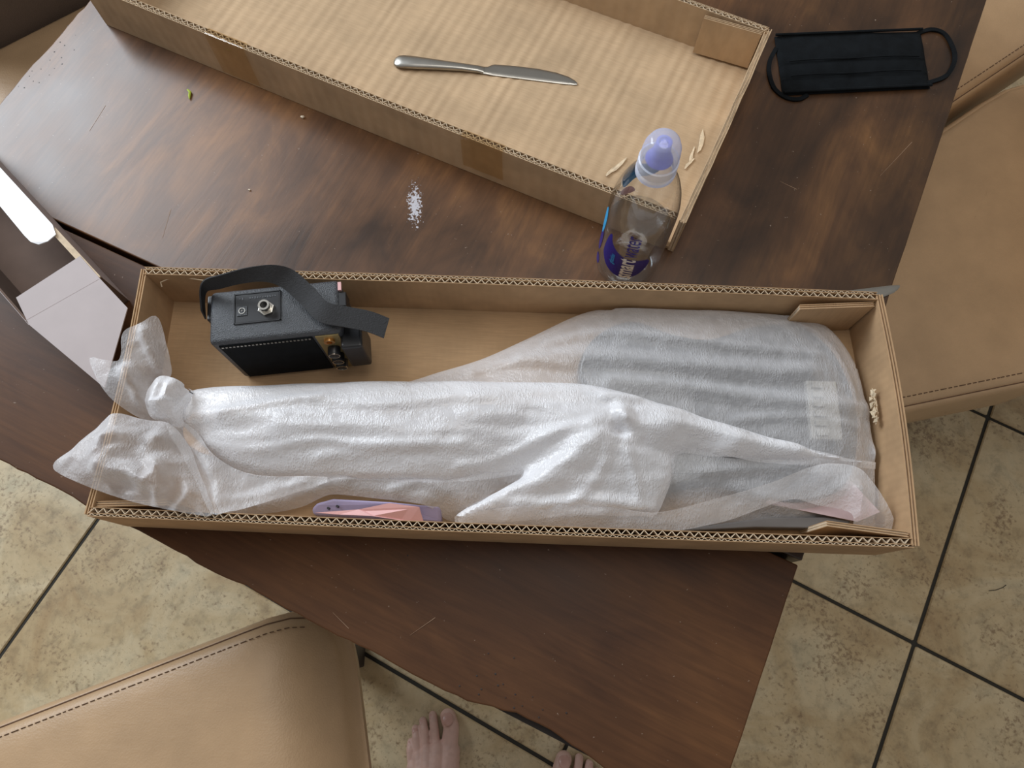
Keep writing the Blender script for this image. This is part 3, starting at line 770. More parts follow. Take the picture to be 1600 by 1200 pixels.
mb = MB(); mb.add([(n1[0],n1[1]-.018,ZB+.003),(n0[0],n0[1]-.023,ZB+.003),(n0[0],n0[1]+.023,ZB+.003),(n1[0],n1[1]+.018,ZB+.003),
                   (n1[0],n1[1]-.018,ZB+.007),(n0[0],n0[1]-.023,ZB+.007),(n0[0],n0[1]+.023,ZB+.007),(n1[0],n1[1]+.018,ZB+.007)],
                  [(3,2,1,0),(4,5,6,7),(0,1,5,4),(1,2,6,5),(2,3,7,6),(3,0,4,7)]); fb = mb.build('fretboard', M['rosewood'], nk)
for k in range(1, 20):
    x = n1[0]+(n0[0]-n1[0])*(1-2**(-k/12))/(1-2**(-20/12)); mb = MB(); mb.box(x-.0008, x+.0008, n1[1]-.018, n1[1]+.018, ZB+.006, ZB+.0082); mb.build('fret', M['dull'], fb)
hs = sm([(n1[0], n1[1]-.02, 0), (n1[0]-.03, n1[1]-.034, 0), (n1[0]-.075, n1[1]-.026, 0), (n1[0]-.092, n1[1]-.004, 0), (n1[0]-.078, n1[1]+.020, 0), (n1[0]-.04, n1[1]+.026, 0), (n1[0], n1[1]+.02, 0)], 4)
mb = MB(); mb.prism([(p.x, p.y) for p in hs], ZB-.016, ZB-.004); mb.build('headstock', M['maple'], gr, bevel=.002)
for k in range(6):
    mb = MB(); mb.lathe([(.004,0),(.004,.008),(.003,.012)], 12, (n1[0]-.018-k*.0115, n1[1]+.012-.002*k, ZB-.004), True); mb.build('tuner', M['chrome'], gr)

# paper things in the box
pr = empty('card_packet', at(590, 797, TOP+.008)); tag(pr, 'folded pink and lavender card packet peeking out by the front wall', 'packet')
def pc(l): return [local(pr, at(x, y, TOP+z)) for x, y, z in l]
mb = MB(); mb.slab(pc([(486,796,.03),(494,786,.034),(520,779,.038),(610,784,.042),(688,792,.044),(690,816,.03),(600,812,.028),(490,805,.026)]), .018); o = mb.build('lavender_body', M['lav'], pr, bevel=.003)
for px, py in ((513,794),(527,791)):
    q = local(pr, at(px, py, TOP+.0375)); mb = MB(); mb.lathe([(.0013,-.004),(.0013,.0012)], 10, q, True); mb.build('punched_hole', M['black'], o)
mb = MB(); mb.slab(pc([(492,801,.038),(560,796,.043),(608,786,.050),(655,792,.052),(662,816,.040),(640,815,.040),(600,808,.042),(580,806,.046),(530,804,.040)]), .0016); mb.build('pink_flap', M['pink'], pr)
gs = empty('grey_insert', at(1180, 812, TOP+.010)); tag(gs, 'grey board insert under the clear hem by the front wall', 'insert')
mb = MB(); mb.slab([local(gs, at(x, y, TOP+.030)) for x, y in ((1010,832),(1100,822),(1200,808),(1290,808),(1330,814),(1320,826),(1180,824),(1080,829))], .02); mb.build('board', M['grey'], gs, bevel=.002)
mb = MB(); mb.slab([local(gs, at(x, y, TOP+.0335)) for x, y in ((1195,786),(1240,750),(1330,752),(1375,800),(1340,815))], .0012); mb.build('pink_sheet', M['palepink'], gs)

# ------------------------------------------------------------------ foam bag
def tps(P, Z, reg=1e-4):
    P = np.array(P); n = len(P)
    d = np.linalg.norm(P[:,None]-P[None], axis=2)+1e-9; Kk = d*d*np.log(d)
    A = np.zeros((n+3, n+3)); A[:n,:n] = Kk+reg*np.eye(n)*.01; A[:n,n] = 1; A[:n,n+1:] = P; A[n,:n] = 1; A[n+1:,:n] = P.T
    wv = np.linalg.solve(A, np.r_[np.array(Z), 0, 0, 0])
    def f(Q):
        dd = np.linalg.norm(Q[:,None]-P[None], axis=2)+1e-9
        return (dd*dd*np.log(dd))@wv[:n] + wv[n] + Q@wv[n+1:]
    return f
def seg_dist(Q, pl):
    best = np.full(len(Q), 1e9); cp = np.zeros((len(Q), 2))
    for a, b in zip(pl[:-1], pl[1:]):
        ab = b-a; t = np.clip(((Q-a)@ab)/(ab@ab+1e-12), 0, 1); c_ = a+t[:,None]*ab; d = np.linalg.norm(Q-c_, axis=1)
        k = d < best; best[k] = d[k]; cp[k] = c_[k]
    return best, cp
def inside(Q, pl):
    x, y = Q[:,0], Q[:,1]; r = np.zeros(len(Q), bool)
    for a, b in zip(pl, np.roll(pl, -1, 0)):
        c_ = (a[1] > y) != (b[1] > y)
        with np.errstate(divide='ignore', invalid='ignore'):
            r ^= c_ & (x < (b[0]-a[0])*(y-a[1])/(b[1]-a[1]+1e-15)+a[0])
    return r
def fill_grid(pl, step):
    lo_, hi_ = pl.min(0)-step, pl.max(0)+step
    nx_, ny_ = int((hi_[0]-lo_[0])/step)+1, int((hi_[1]-lo_[1])/step)+1
    gx, gy = np.meshgrid(lo_[0]+np.arange(nx_)*step, lo_[1]+np.arange(ny_)*step, indexing='ij')
    Q = np.c_[gx.ravel(), gy.ravel()]; ins = inside(Q, pl).reshape(nx_, ny_)
    cell = ins[:-1,:-1] & ins[1:,:-1] & ins[1:,1:] & ins[:-1,1:]
    idx = -np.ones(nx_*ny_, int); faces = []; cnt = {}
    I, J = np.nonzero(cell)
    for i, j in zip(I, J):
        f = (i*ny_+j, (i+1)*ny_+j, (i+1)*ny_+j+1, i*ny_+j+1); faces.append(f)
        for e in range(4):
            k = tuple(sorted((f[e], f[(e+1)%4]))); cnt[k] = cnt.get(k, 0)+1
    used = sorted({v for f in faces for v in f}); idx[used] = np.arange(len(used))
    bnd = sorted({v for k, c_ in cnt.items() if c_ == 1 for v in k})
    V = Q[used]; bi = idx[bnd]
    _, cp = seg_dist(V[bi], np.r_[pl, pl[:1]]); V[bi] = cp
    return V, [tuple(int(idx[v]) for v in f) for f in faces]
def sheet(name, mat, outline, ctrl, ridges=(), roll=(0, 0), wr=.0012, wscale=(26, 60), seed=0, step=.0035, parent=None, rot=0.0, over=None, crumple=0.0):
    """a skin of film: outline and control heights surveyed from the photograph, ridges = (points, half width, height, sharpness)"""
    O = sm([at(x, y, TOP+z) for x, y, z in outline], 5)
    pl = np.array([(p.x, p.y) for p in O])
    Pc = [at(x, y, TOP+z) for x, y, z in ctrl]
    Pp = [(p.x, p.y) for p in O[::3]] + [(p.x, p.y) for p in Pc]; Zz = [p.z for p in O[::3]] + [p.z for p in Pc]
    f = tps(Pp, Zz)
    V, F = fill_grid(pl, step)
    z = f(V)
    for pts, hw_, amp, sh in ridges:
        R = np.array([(at(x, y, TOP+zz).x, at(x, y, TOP+zz).y) for x, y, zz in pts])
        Rs = np.array([(p.x, p.y) for p in sm([(a, b, 0) for a, b in R], 6, False)]) if len(R) > 2 else R
        d, cp = seg_dist(V, Rs); ends = np.minimum(np.linalg.norm(cp-Rs[0], axis=1), np.linalg.norm(cp-Rs[-1], axis=1)); fade = np.clip(ends/(.6*hw_+.006), .15, 1)
        u = np.clip(d/hw_, 0, 1); z += amp*fade*np.where(u < 1, (1-u)**sh*(1+sh*u*.5), 0)
    ca, sa = math.cos(rot), math.sin(rot)
    for i, (x, y) in enumerate(V):
        u, v_ = x*ca+y*sa, -x*sa+y*ca
        z[i] += wr*noise.noise(Vector((u*wscale[0], v_*wscale[1], seed))) + wr*.5*noise.noise(Vector((u*wscale[0]*2.3, v_*wscale[1]*2.3, seed+9)))
        if crumple:
            z[i] += crumple*(.5-abs(noise.noise(Vector((u*15, v_*15, seed+3))))*1.9-abs(noise.noise(Vector((u*44+.4, v_*44, seed+4))))*.35)
    if roll[0]:
        d, _ = seg_dist(V, np.r_[pl, pl[:1]]); u = np.clip(1-d/roll[0], 0, 1); z -= roll[1]*(1-np.sqrt(np.clip(1-u*u, 0, 1)))
    if over is not None:
        ins = inside(V, over); dd, _ = seg_dist(V, np.r_[over, over[:1]])
        soft = np.where(ins, 0, np.minimum(dd, .05)*1.3)
        z = np.maximum(z, TOP+.0078+ZB+.0040-soft)
    # keep the film inside the tray walls, or above the rim where it hangs over
    cb, sb_ = math.cos(BA), math.sin(BA)
    for i in range(len(V)):
        lx_, ly_ = V[i,0]*cb+V[i,1]*sb_, -V[i,0]*sb_+V[i,1]*cb
        x2, y2 = min(max(lx_, X0+.008), X1-.0085), min(max(ly_, Y0+W+.0012), Y1-W-.0012)
        if (x2, y2) != (lx_, ly_):
            if name == 'tail':
                near = min(1, math.hypot(x2-lx_, y2-ly_)/.004); z[i] = max(z[i], TOP+BH+.0012+.0015*near)
            else: V[i] = (x2*cb-y2*sb_, x2*sb_+y2*cb)
    mb = MB(); mb.add([(x, y, zz) for (x, y), zz in zip(V, z)], F)
    base = parent.location
    mb.v = [(x-base.x, y-base.y, zz-base.z) for x, y, zz in mb.v]
    o = mb.build(name, mat, parent, True)
    for p in o.data.polygons: p.use_smooth = True
    return o
bag = empty('foam_bag', at(800, 680, TOP+.0078)); tag(bag, 'crumpled translucent white foam bag wrapped around the guitar', 'foam bag')
# lower skin, over the guitar body and along the neck
sheet('lower_skin', M['film'],
  [(268,640,.03),(300,612,.03),(420,604,.03),(600,600,.022),(690,577,.020),(760,555,.022),(830,524,.026),(900,491,.030),(950,478,.034),(1010,473,.034),(1100,475,.033),(1200,481,.032),(1285,500,.028),(1325,540,.022),(1355,600,.018),(1380,668,.016),(1394,725,.016),(1390,770,.014),(1375,815,.012),
   (1300,822,.012),(1180,826,.014),(1030,828,.016),(880,824,.020),(760,822,.022),(700,812,.026),(680,797,.044),(655,786,.052),(600,779,.046),(525,771,.044),(500,776,.040),(470,790,.03),(420,800,.024),(345,802,.02),(320,740,.028)],
  [(1000,520,.046),(1100,520,.047),(1200,530,.046),(1290,570,.045),(1330,650,.044),(1330,720,.043),(1200,600,.048),(1100,600,.048),(1000,560,.048),(900,550,.046),(820,570,.042),(1200,720,.047),(1100,740,.047),(1000,740,.046),(900,760,.044),(800,770,.044),
   (700,720,.048),(600,700,.048),(500,690,.048),(400,690,.046),(450,760,.036),(560,757,.046),(650,765,.050),(740,790,.046),(1250,790,.036),(1100,800,.034)],
  ridges=[([(790,552,.05),(880,556,.05),(1000,566,.05),(1150,577,.05),(1290,582,.05)], .018, .007, 1.6),
          ([(930,597,.05),(1050,603,.05),(1180,622,.05),(1290,632,.05),(1375,638,.03)], .014, .006, 1.4),
          ([(1090,490,.04),(1190,500,.04),(1250,530,.04)], .012, .003, 1.5),
          ([(840,540,.04),(930,520,.045),(1040,528,.045),(1160,545,.045),(1290,560,.04)], .008, .0030, 1.2),
          ([(720,580,.035),(820,566,.04),(900,580,.045)], .008, .0035, 1.2),
          ([(1130,660,.045),(1240,655,.045),(1350,672,.04)], .007, .0028, 1.2),
          ([(1080,740,.045),(1180,732,.045),(1290,726,.045)], .007, .0028, 1.2),
          ([(600,770,.05),(660,752,.05),(700,770,.05),(740,792,.05)], .008, .004, 1.3),
          ([(1365,690,.03),(1366,725,.03)], .006, .006, 1.2),
          ([(340,800,.03),(430,785,.03),(560,748,.04)], .008, .004, 1.3)],
  roll=(.012, .006), wr=.0018, wscale=(9, 22), seed=3, parent=bag, over=BODY_W)
# upper fold lying over the neck and across the body
sheet('folded_layer', M['film2'],
  [(262,640,.058),(275,620,.058),(300,604,.058),(400,597,.060),(600,591,.062),(800,592,.064),(890,593,.066),(960,603,.068),(1050,630,.068),(1150,662,.066),(1250,692,.060),(1330,712,.052),(1392,722,.036),
   (1391,731,.034),(1310,724,.048),(1240,722,.052),(1130,712,.052),(1065,706,.052),(1055,740,.052),(1030,800,.052),(1000,805,.050),(900,803,.048),(820,812,.046),(740,815,.042),(706,811,.040),(730,790,.054),(790,760,.056),(815,738,.056),(770,745,.055),(690,751,.055),(600,748,.055),(480,743,.055),(385,738,.052),(335,712,.052),(290,672,.055)],
  [(350,640,.070),(450,640,.073),(600,640,.075),(750,640,.075),(880,635,.076),(450,700,.066),(600,705,.066),(720,700,.068),(850,690,.070),(950,640,.077),(1050,670,.074),(1150,690,.069),(1250,705,.062),(900,740,.072),(960,720,.074),(840,775,.060),(1000,770,.060),(940,780,.060),(1040,700,.063)],
  ridges=[([(925,617,.07),(965,620,.07),(1012,623,.07)], .010, .005, 1.4),
          ([(962,622,.075),(972,640,.078),(984,676,.078)], .013, .011, 1.3),
          ([(955,662,.075),(905,705,.07),(830,752,.065),(745,795,.055)], .020, .010, 1.2),
          ([(948,668,.07),(968,672,.07),(985,684,.07)], .010, -.014, 1.3),
          ([(985,684,.07),(1030,702,.06),(1065,708,.055)], .014, -.007, 1.3),
          ([(410,660,.07),(520,668,.07),(640,676,.07),(760,655,.07),(830,640,.07)], .016, .004, 1.5),
          ([(480,720,.06),(580,700,.06),(700,690,.06)], .012, .003, 1.5),
          ([(640,592,.06),(645,605,.066)], .006, -.004, 1.2),
          ([(300,690,.06),(400,702,.066),(500,690,.066),(620,700,.066),(740,690,.066)], .007, .0030, 1.2),
          ([(470,625,.07),(600,632,.07),(740,622,.07),(880,640,.07)], .008, .0030, 1.2),
          ([(700,735,.06),(780,715,.065),(860,680,.07),(940,655,.075)], .008, .0040, 1.2),
          ([(330,650,.065),(430,628,.07),(520,615,.07)], .007, .0030, 1.2),
          ([(1020,650,.07),(1120,676,.068),(1240,705,.06)], .007, .0030, 1.2),
          ([(880,800,.05),(930,750,.065),(955,690,.07)], .008, .0030, 1.2),
          ([(1000,795,.05),(990,740,.065),(975,695,.07)], .008, .0035, 1.2),
          ([(790,760,.06),(830,735,.06),(900,690,.06)], .016, -.006, 1.4),
          ([(790,795,.05),(880,786,.055),(920,783,.055),(1020,801,.05)], .011, .006, 1.2)],
  roll=(.014, .010), wr=.0045, wscale=(7, 38), step=.0026, seed=21, parent=bag)
# loose hem in front
sheet('hem', M['film_t'],
  [(712,812,.040),(760,797,.056),(850,788,.060),(920,783,.060),(1020,801,.056),(1120,779,.058),(1200,756,.062),(1265,730,.066),(1305,724,.068),(1345,733,.066),(1376,770,.058),(1397,812,.050),(1406,828,.044),(1385,834,.042),(1350,836,.042),(1333,826,.046),(1325,800,.052),(1280,790,.050),(1235,780,.050),(1180,798,.050),(1120,818,.048),(1020,833,.046),(900,826,.044),(800,824,.042),(735,822,.040)],
  [(800,806,.056),(900,800,.056),(1000,816,.052),(1100,800,.056),(1200,775,.060),(1290,750,.068),(1340,770,.066),(1365,800,.058)],
  ridges=[([(1020,801,.056),(1120,779,.06),(1200,756,.062),(1265,731,.066)], .006, .003, 1.2),
          ([(1335,745,.07),(1345,790,.065),(1340,828,.05)], .009, .009, 1.2),
          ([(850,810,.05),(930,805,.05),(960,803,.05)], .007, .004, 1.3)],
  wr=.0022, wscale=(30, 50), seed=33, parent=bag)
# gathered end: three tails of film
sheet('tail', M['film_t'],
  [(142,563,.094),(165,563,.098),(186,560,.096),(194,520,.094),(220,503,.092),(245,494,.086),(255,525,.082),(263,560,.078),(265,585,.074),(243,603,.078),(236,630,.078),(242,655,.072),(225,655,.074),(195,640,.080),(165,612,.088)],
  [(225,540,.094),(240,575,.088),(200,590,.102),(215,620,.092),(175,590,.100)],
  ridges=[([(188,560,.1),(215,610,.09),(238,650,.075)], .010, .010, 1.3), ([(221,505,.09),(240,560,.09),(258,590,.08)], .008, .008, 1.3), ([(240,600,.08),(205,600,.09)], .008, -.008, 1.3)],
  wr=.0015, wscale=(45, 45), seed=41, step=.002, crumple=.009, parent=bag)
sheet('tail', M['film2'],
  [(230,612,.080),(240,590,.084),(254,584,.084),(280,594,.080),(286,604,.074),(300,604,.064),(290,640,.062),(285,668,.058),(262,662,.064),(240,655,.070),(231,640,.076)],
  [(258,610,.090),(262,635,.082),(250,648,.078)],
  ridges=[([(232,632,.08),(262,630,.085),(290,622,.07)], .007, .006, 1.2), ([(240,650,.075),(270,648,.075),(290,645,.065)], .006, .005, 1.2), ([(255,588,.085),(250,640,.08)], .006, -.005, 1.2)],
  wr=.0015, wscale=(60, 60), seed=52, step=.002, crumple=.009, parent=bag)
sheet('tail', M['film_t'],
  [(83,731,.080),(108,702,.084),(150,668,.084),(185,648,.084),(225,656,.078),(265,662,.072),(292,690,.066),(315,735,.058),(334,800,.078),(300,803,.080),(245,793,.080),(190,779,.080),(130,757,.080)],
  [(150,700,.096),(200,690,.102),(190,730,.100),(250,700,.088),(255,745,.094),(285,775,.084),(220,770,.090),(130,730,.088),(300,760,.078)],
  ridges=[([(148,720,.09),(170,735,.095),(215,745,.095),(262,795,.085)], .012, .010, 1.2), ([(150,700,.1),(170,680,.1),(215,678,.1)], .010, .007, 1.3), ([(228,700,.1),(262,665,.08)], .014, .012, 1.4), ([(235,700,.1),(255,745,.095),(262,790,.085)], .014, .010, 1.4),
          ([(275,700,.09),(300,760,.08),(330,800,.08)], .010, .009, 1.2), ([(170,755,.09),(215,768,.09),(255,780,.085)], .012, -.010, 1.3), ([(88,730,.08),(130,705,.085)], .009, .003, 1.3)],
  wr=.0015, wscale=(40, 40), seed=63, step=.002, crumple=.013, parent=bag)
sheet('tail', M['film_t'],
  [(255,650,.060),(300,668,.060),(340,715,.056),(400,742,.054),(520,747,.052),(450,775,.050),(345,803,.077),(325,795,.077),(300,740,.058)],
  [(330,740,.060),(380,765,.054)],
  ridges=[([(300,690,.06),(340,750,.06),(350,800,.06)], .012, .008, 1.3), ([(340,790,.06),(420,770,.055),(500,750,.05)], .008, .004, 1.3)],
  wr=.003, wscale=(30, 40), seed=72, step=.003, crumple=.004, parent=bag)

# ------------------------------------------------------------------ mini amplifier
ZA = TOP+.869
pa, pb_, pc_ = at(322, 453, .868), at(525, 436, .868), at(325, 538, .868)
ax = math.atan2(pb_.y-pa.y, pb_.x-pa.x) + math.radians(1.0)
am = empty('mini_amplifier', (pc_.x, pc_.y, TOP+.0075), ax)
tag(am, 'small black practice amplifier standing on its side in the box', 'amplifier')
AL, AD, AH = .130, .058, .100     # along box, front to back, height as it stands
bm = bmesh.new(); bmesh.ops.create_cube(bm, size=1)
for v in bm.verts: v.co = Vector((AL*(v.co.x+.5), AD*(v.co.y+.5), AH*(v.co.z+.5)))
bmesh.ops.bevel(bm, geom=list(bm.edges), offset=.0055, segments=4, profile=.5, affect='EDGES')
me = D.meshes.new('case'); bm.to_mesh(me); bm.free()
case = link('case', me, M['black_tex'], am, True)
# jack plate on the top
def al(px, py, z=None): 
    p = local(am, at(px, py, TOP+.0075+(AH if z is None else z))); return p
q0, q1, q2 = al(368, 462), al(437, 455), al(369, 506)
mb = MB(); mb.box(q0.x, q1.x, q2.y, q0.y, AH-.001, AH+.0008); plate = mb.build('jack_plate', M['black'], am, bevel=.0006)
fr = MB(); t = .0010
fr.box(q0.x-t, q1.x+t, q2.y-t, q2.y, AH, AH+.0013); fr.box(q0.x-t, q1.x+t, q0.y, q0.y+t, AH, AH+.0013)
fr.box(q0.x-t, q0.x, q2.y-t, q0.y+t, AH, AH+.0013); fr.box(q1.x, q1.x+t, q2.y-t, q0.y+t, AH, AH+.0013)
fr.build('plate_rim', M['black'], plate)
s0 = al(379, 487); mb = MB(); mb.box(s0.x-.0048, s0.x+.0048, s0.y-.005, s0.y+.005, AH+.0008, AH+.0016); ps = mb.build('power_socket', M['black_tex'], plate)
mb = MB(); mb.lathe([(.0026, .0006), (.0034, .0006), (.0034, .0014), (.0026, .0014), (.0026, .0006)], 20, (s0.x, s0.y, AH+.0008)); mb.build('socket_ring', M['steel'], ps, True)
mb = MB(); mb.lathe([(.0006, 0), (.0006, .0016)], 8, (s0.x, s0.y, AH+.0008), True); mb.build('pin', M['chrome'], ps)
j0 = al(417, 483); mb = MB(); hx = [(j0.x+.0082*math.cos(k*math.pi/3+.3), j0.y+.0082*math.sin(k*math.pi/3+.3)) for k in range(6)]
mb.prism(hx, AH+.0008, AH+.0034); nut = mb.build('jack_nut', M['chrome'], plate, bevel=.0004)
mb = MB(); mb.lathe([(.0036, .002), (.0036, .0095), (.0056, .0095), (.0056, .002)], 24, (j0.x, j0.y, AH+.001)); mb.build('jack_barrel', M['chrome'], nut, True)
mb = MB(); mb.lathe([(.0036, .003), (0, .003)], 20, (j0.x, j0.y, AH+.001)); mb.build('jack_bore', M['black'], nut)
# tiny moulded lettering above the sockets
for k in range(15):
    if k in (2, 3): continue
    x = q0.x+.005+k*(q1.x-q0.x-.009)/14; y = q0.y-.0045; mb = MB(); hgt = random.choice((.0010, .0014, .0016))
    mb.box(x-.0008, x+.0007, y-hgt, y+hgt*.6, AH+.0008, AH+.0011); mb.build('moulded_letter', M['black_tex'], plate)
# grille on the front face (towards the viewer)
mb = MB(); gx0, gx1, gz0, gz1 = .008, AL-.030, .006, AH-.006
mb.box(gx0, gx1, -.0012, .001, gz0, gz1); grille = mb.build('grille', M['cloth'], am)
mb = MB()
for k in range(24):
    x = gx0+.003+k*(gx1-gx0-.006)/23; mb.box(x-.0010, x+.0010, -.0019, -.0011, gz1-.0035, gz1-.0018)
mb.build('grille_stitch', M['steel'], grille)
mb = MB(); mb.box(AL-.027, AL-.004, -.0012, .001, .006, AH-.006); panel = mb.build('control_panel', M['gold'], am)
cxp = AL-.0155
mb = MB(); mb.lathe([(.0028,0),(.0028,.003),(.0055,.003),(.0055,0)], 24); o = mb.build('input_jack', M['brass'], panel, True); o.rotation_euler = (math.pi/2, 0, 0); o.location = (cxp, -.001, AH-.017)
for k, z in enumerate((AH-.037, AH-.055, AH-.073)):
    mb = MB(); mb.lathe([(.0065,0),(.0065,.008),(.0058,.0095),(0,.0095)], 24); o = mb.build('knob', M['black'], panel, True); o.rotation_euler = (math.pi/2, 0, 0); o.location = (cxp, -.001, z)
    mb = MB(); mb.lathe([(.0061,.0093),(.0061,.0100),(.0052,.0100),(.0052,.0093)], 24); mb.build('knob_ring', M['chrome'], o, True)
# power switch block on the end, pink indicator
mb = MB(); mb.box(AL-.003, AL+.006, AD-.030, AD-.014, AH-.02, AH-.002); sw = mb.build('switch_block', M['black'], am, bevel=.0012)
mb = MB(); mb.box(AL-.0015, AL+.0018, AD-.013, AD-.004, AH-.003, AH+.0004); mb.build('pink_indicator', M['pink'], am)
# web strap: over the left end and back, and across the right end
strap = [al(318,492,.085), al(316,462,.10), al(322,446,.112), al(345,440,.118), al(380,431,.122), al(420,427,.122), al(450,436,.116), al(480,462,.112), al(505,487,.112), al(540,495,.108), al(575,502,.104), al(604,513,.100)]
pts = sm([tuple(p) for p in strap], 5, False); wv = []
for i, p in enumerate(pts):
    t = i/(len(pts)-1)
    if t < .16: v_ = Vector((.002, 0, .010))
    elif t < .5: k = (t-.16)/.34; v_ = Vector((.002, 0, .010)).lerp(Vector((.009, .0075, .004)), k)
    else: k = min(1, (t-.5)/.3); v_ = Vector((.009, .0075, .004)).lerp(Vector((.003, .0085, .001)), k)
    wv.append(v_.normalized()*.0105)
mb = MB(); mb.ribbon(pts, wv, .0008); mb.build('carry_strap', M['black_matt'], am, True)
mb = MB(); c_ = al(548, 520, .08); mb.box(c_.x-.010, c_.x+.012, c_.y-.018, c_.y+.014, .03, .085); mb.build('strap_buckle', M['black'], am, bevel=.003)
mb = MB(); mb.box(-.0075, .004, AD-.026, AD+.002, .045, AH-.012); mb.build('strap_lug', M['black'], am, bevel=.002)

# ------------------------------------------------------------------ water bottle
bt = empty('water_bottle', (.1350, .4078, TOP)); tag(bt, 'clear plastic sports-cap water bottle with navy label, partly full', 'bottle')
R = .0362
prof = [(.0, .004), (.018, .003), (.026, .0005), (.031, .001), (.0345, .005), (.0356, .010), (.0352, .014), (.0362, .018), (R, .060), (R, .118), (.0355, .132), (.0335, .146), (.0300, .160), (.0250, .173), (.0195, .182), (.0160, .187), (.0150, .195)]
ps_ = sm([(r, z, 0) for r, z in prof], 3, False)
mb = MB(); mb.lathe([(max(0, p.x), p.y) for p in ps_], 56); shell = mb.build('shell', M['pet'], bt, True)
mb = MB(); wl = .092; mb.lathe([(0, .006), (.030, .006), (R-.0012, .018), (R-.0010, wl-.001), (R-.0022, wl), (0, wl-.0004)], 48); mb.build('water', M['water'], bt, True)
mb = MB(); mb.lathe([(.0165, .1835), (.0192, .1835), (.0195, .187), (.0192, .1905), (.0186, .191), (.0192, .1925), (.0192, .2015), (.0176, .2025)], 40); mb.build('cap_collar', M['capwhite'], bt, True)
mb = MB(); mb.lathe([(.0178, .202), (.0180, .212), (.0170, .220), (.0140, .2275), (.0110, .2305), (0, .2312)], 40); mb.build('cap_dome', M['capclear'], bt, True)
mb = MB(); mb.lathe([(.0130, .2025), (.0115, .206), (.0085, .213), (.0075, .222), (.0072, .2265), (.0052, .2268), (.0046, .2255), (.0028, .2255), (.0022, .2268), (0, .2268)], 32); mb.build('spout', M['spout'], bt, True)
FACE = math.atan2(-.4075, -.1365) - .05
def wrap(u, v_, r): a = FACE + u/r; return (r*math.cos(a), r*math.sin(a), v_)
def decal(nm, poly, mat, r=R+.0004, smooth_=True):
    P = sm([(a, b, 0) for a, b in poly], 5) if smooth_ else [Vector((a, b, 0)) for a, b in poly]
    V, F = fill_grid(np.array([(p.x, p.y) for p in P]), .0011)
    mb = MB(); mb.add([wrap(a, b, r) for a, b in V], F); return mb.build(nm, mat, shell, True)
def label_text(nm, s, size, u0, v0, mat, sx=1.0, bold=0.0, r=R+.0008):
    cu = D.curves.new(nm, 'FONT'); cu.body = s; cu.size = size; cu.offset = bold; cu.resolution_u = 3
    o = D.objects.new(nm, cu); C.objects.link(o); dg = bpy.context.evaluated_depsgraph_get(); dg.update()
    me = D.meshes.new_from_object(o.evaluated_get(dg)); D.objects.remove(o)
    bm = bmesh.new(); bm.from_mesh(me)
    bmesh.ops.triangulate(bm, faces=bm.faces); bmesh.ops.subdivide_edges(bm, edges=[e for e in bm.edges if e.calc_length() > .003], cuts=2)
    for v in bm.verts: v.co = Vector(wrap(u0 - v.co.y, v0 + v.co.x*sx, r))
    bm.to_mesh(me); bm.free(); me.materials.append(mat)
    o = D.objects.new(nm, me); C.objects.link(o); o.parent = shell; return o
decal('label_blob', [(a_, b_*.93+.0260) for a_, b_ in ((-.030,.040),(-.027,.070),(-.0225,.083),(-.0195,.070),(-.0120,.060),(.0000,.053),(.0120,.0525),(.0235,.053),(.0270,.048),(.0250,.034),(.0180,.019),(.0060,.010),(-.0080,.009),(-.0200,.016),(-.0270,.027))], M['ink'])
label_text('label_lettering', 'smart', .0270, .0110, .0345, M['inkwhite'], .66, .0007)
label_text('label_lettering', 'water', .0270, .0110, .0800, M['ink'], .66, .0001)
label_text('label_lettering', 'glacéau', .0090, -.0120, .0535, M['inkcyan'], .72)
decal('label_patch', [(-.0500,.080),(-.0480,.112),(-.0420,.124),(-.0385,.110),(-.0395,.088),(-.0440,.074)], M['inkcyan'])
decal('label_patch', [(-.0500,.045),(-.0490,.070),(-.0440,.072),(-.0395,.086),(-.0375,.066),(-.0410,.042)], M['ink'])
decal('label_patch', [(-.0445,.020),(-.0440,.031),(-.0380,.034),(-.0345,.028),(-.0360,.018)], M['ink'])
decal('label_patch', [(-.0790,.112),(-.0730,.136),(-.0820,.150),(-.0960,.147),(-.1080,.150),(-.1120,.140),(-.1030,.128),(-.0900,.124)], M['inkteal'], r=R-.0012)
decal('label_patch', [(-.0980,.098),(-.0930,.107),(-.0850,.108),(-.0800,.102),(-.0870,.094)], M['pink'], r=R+.0003)

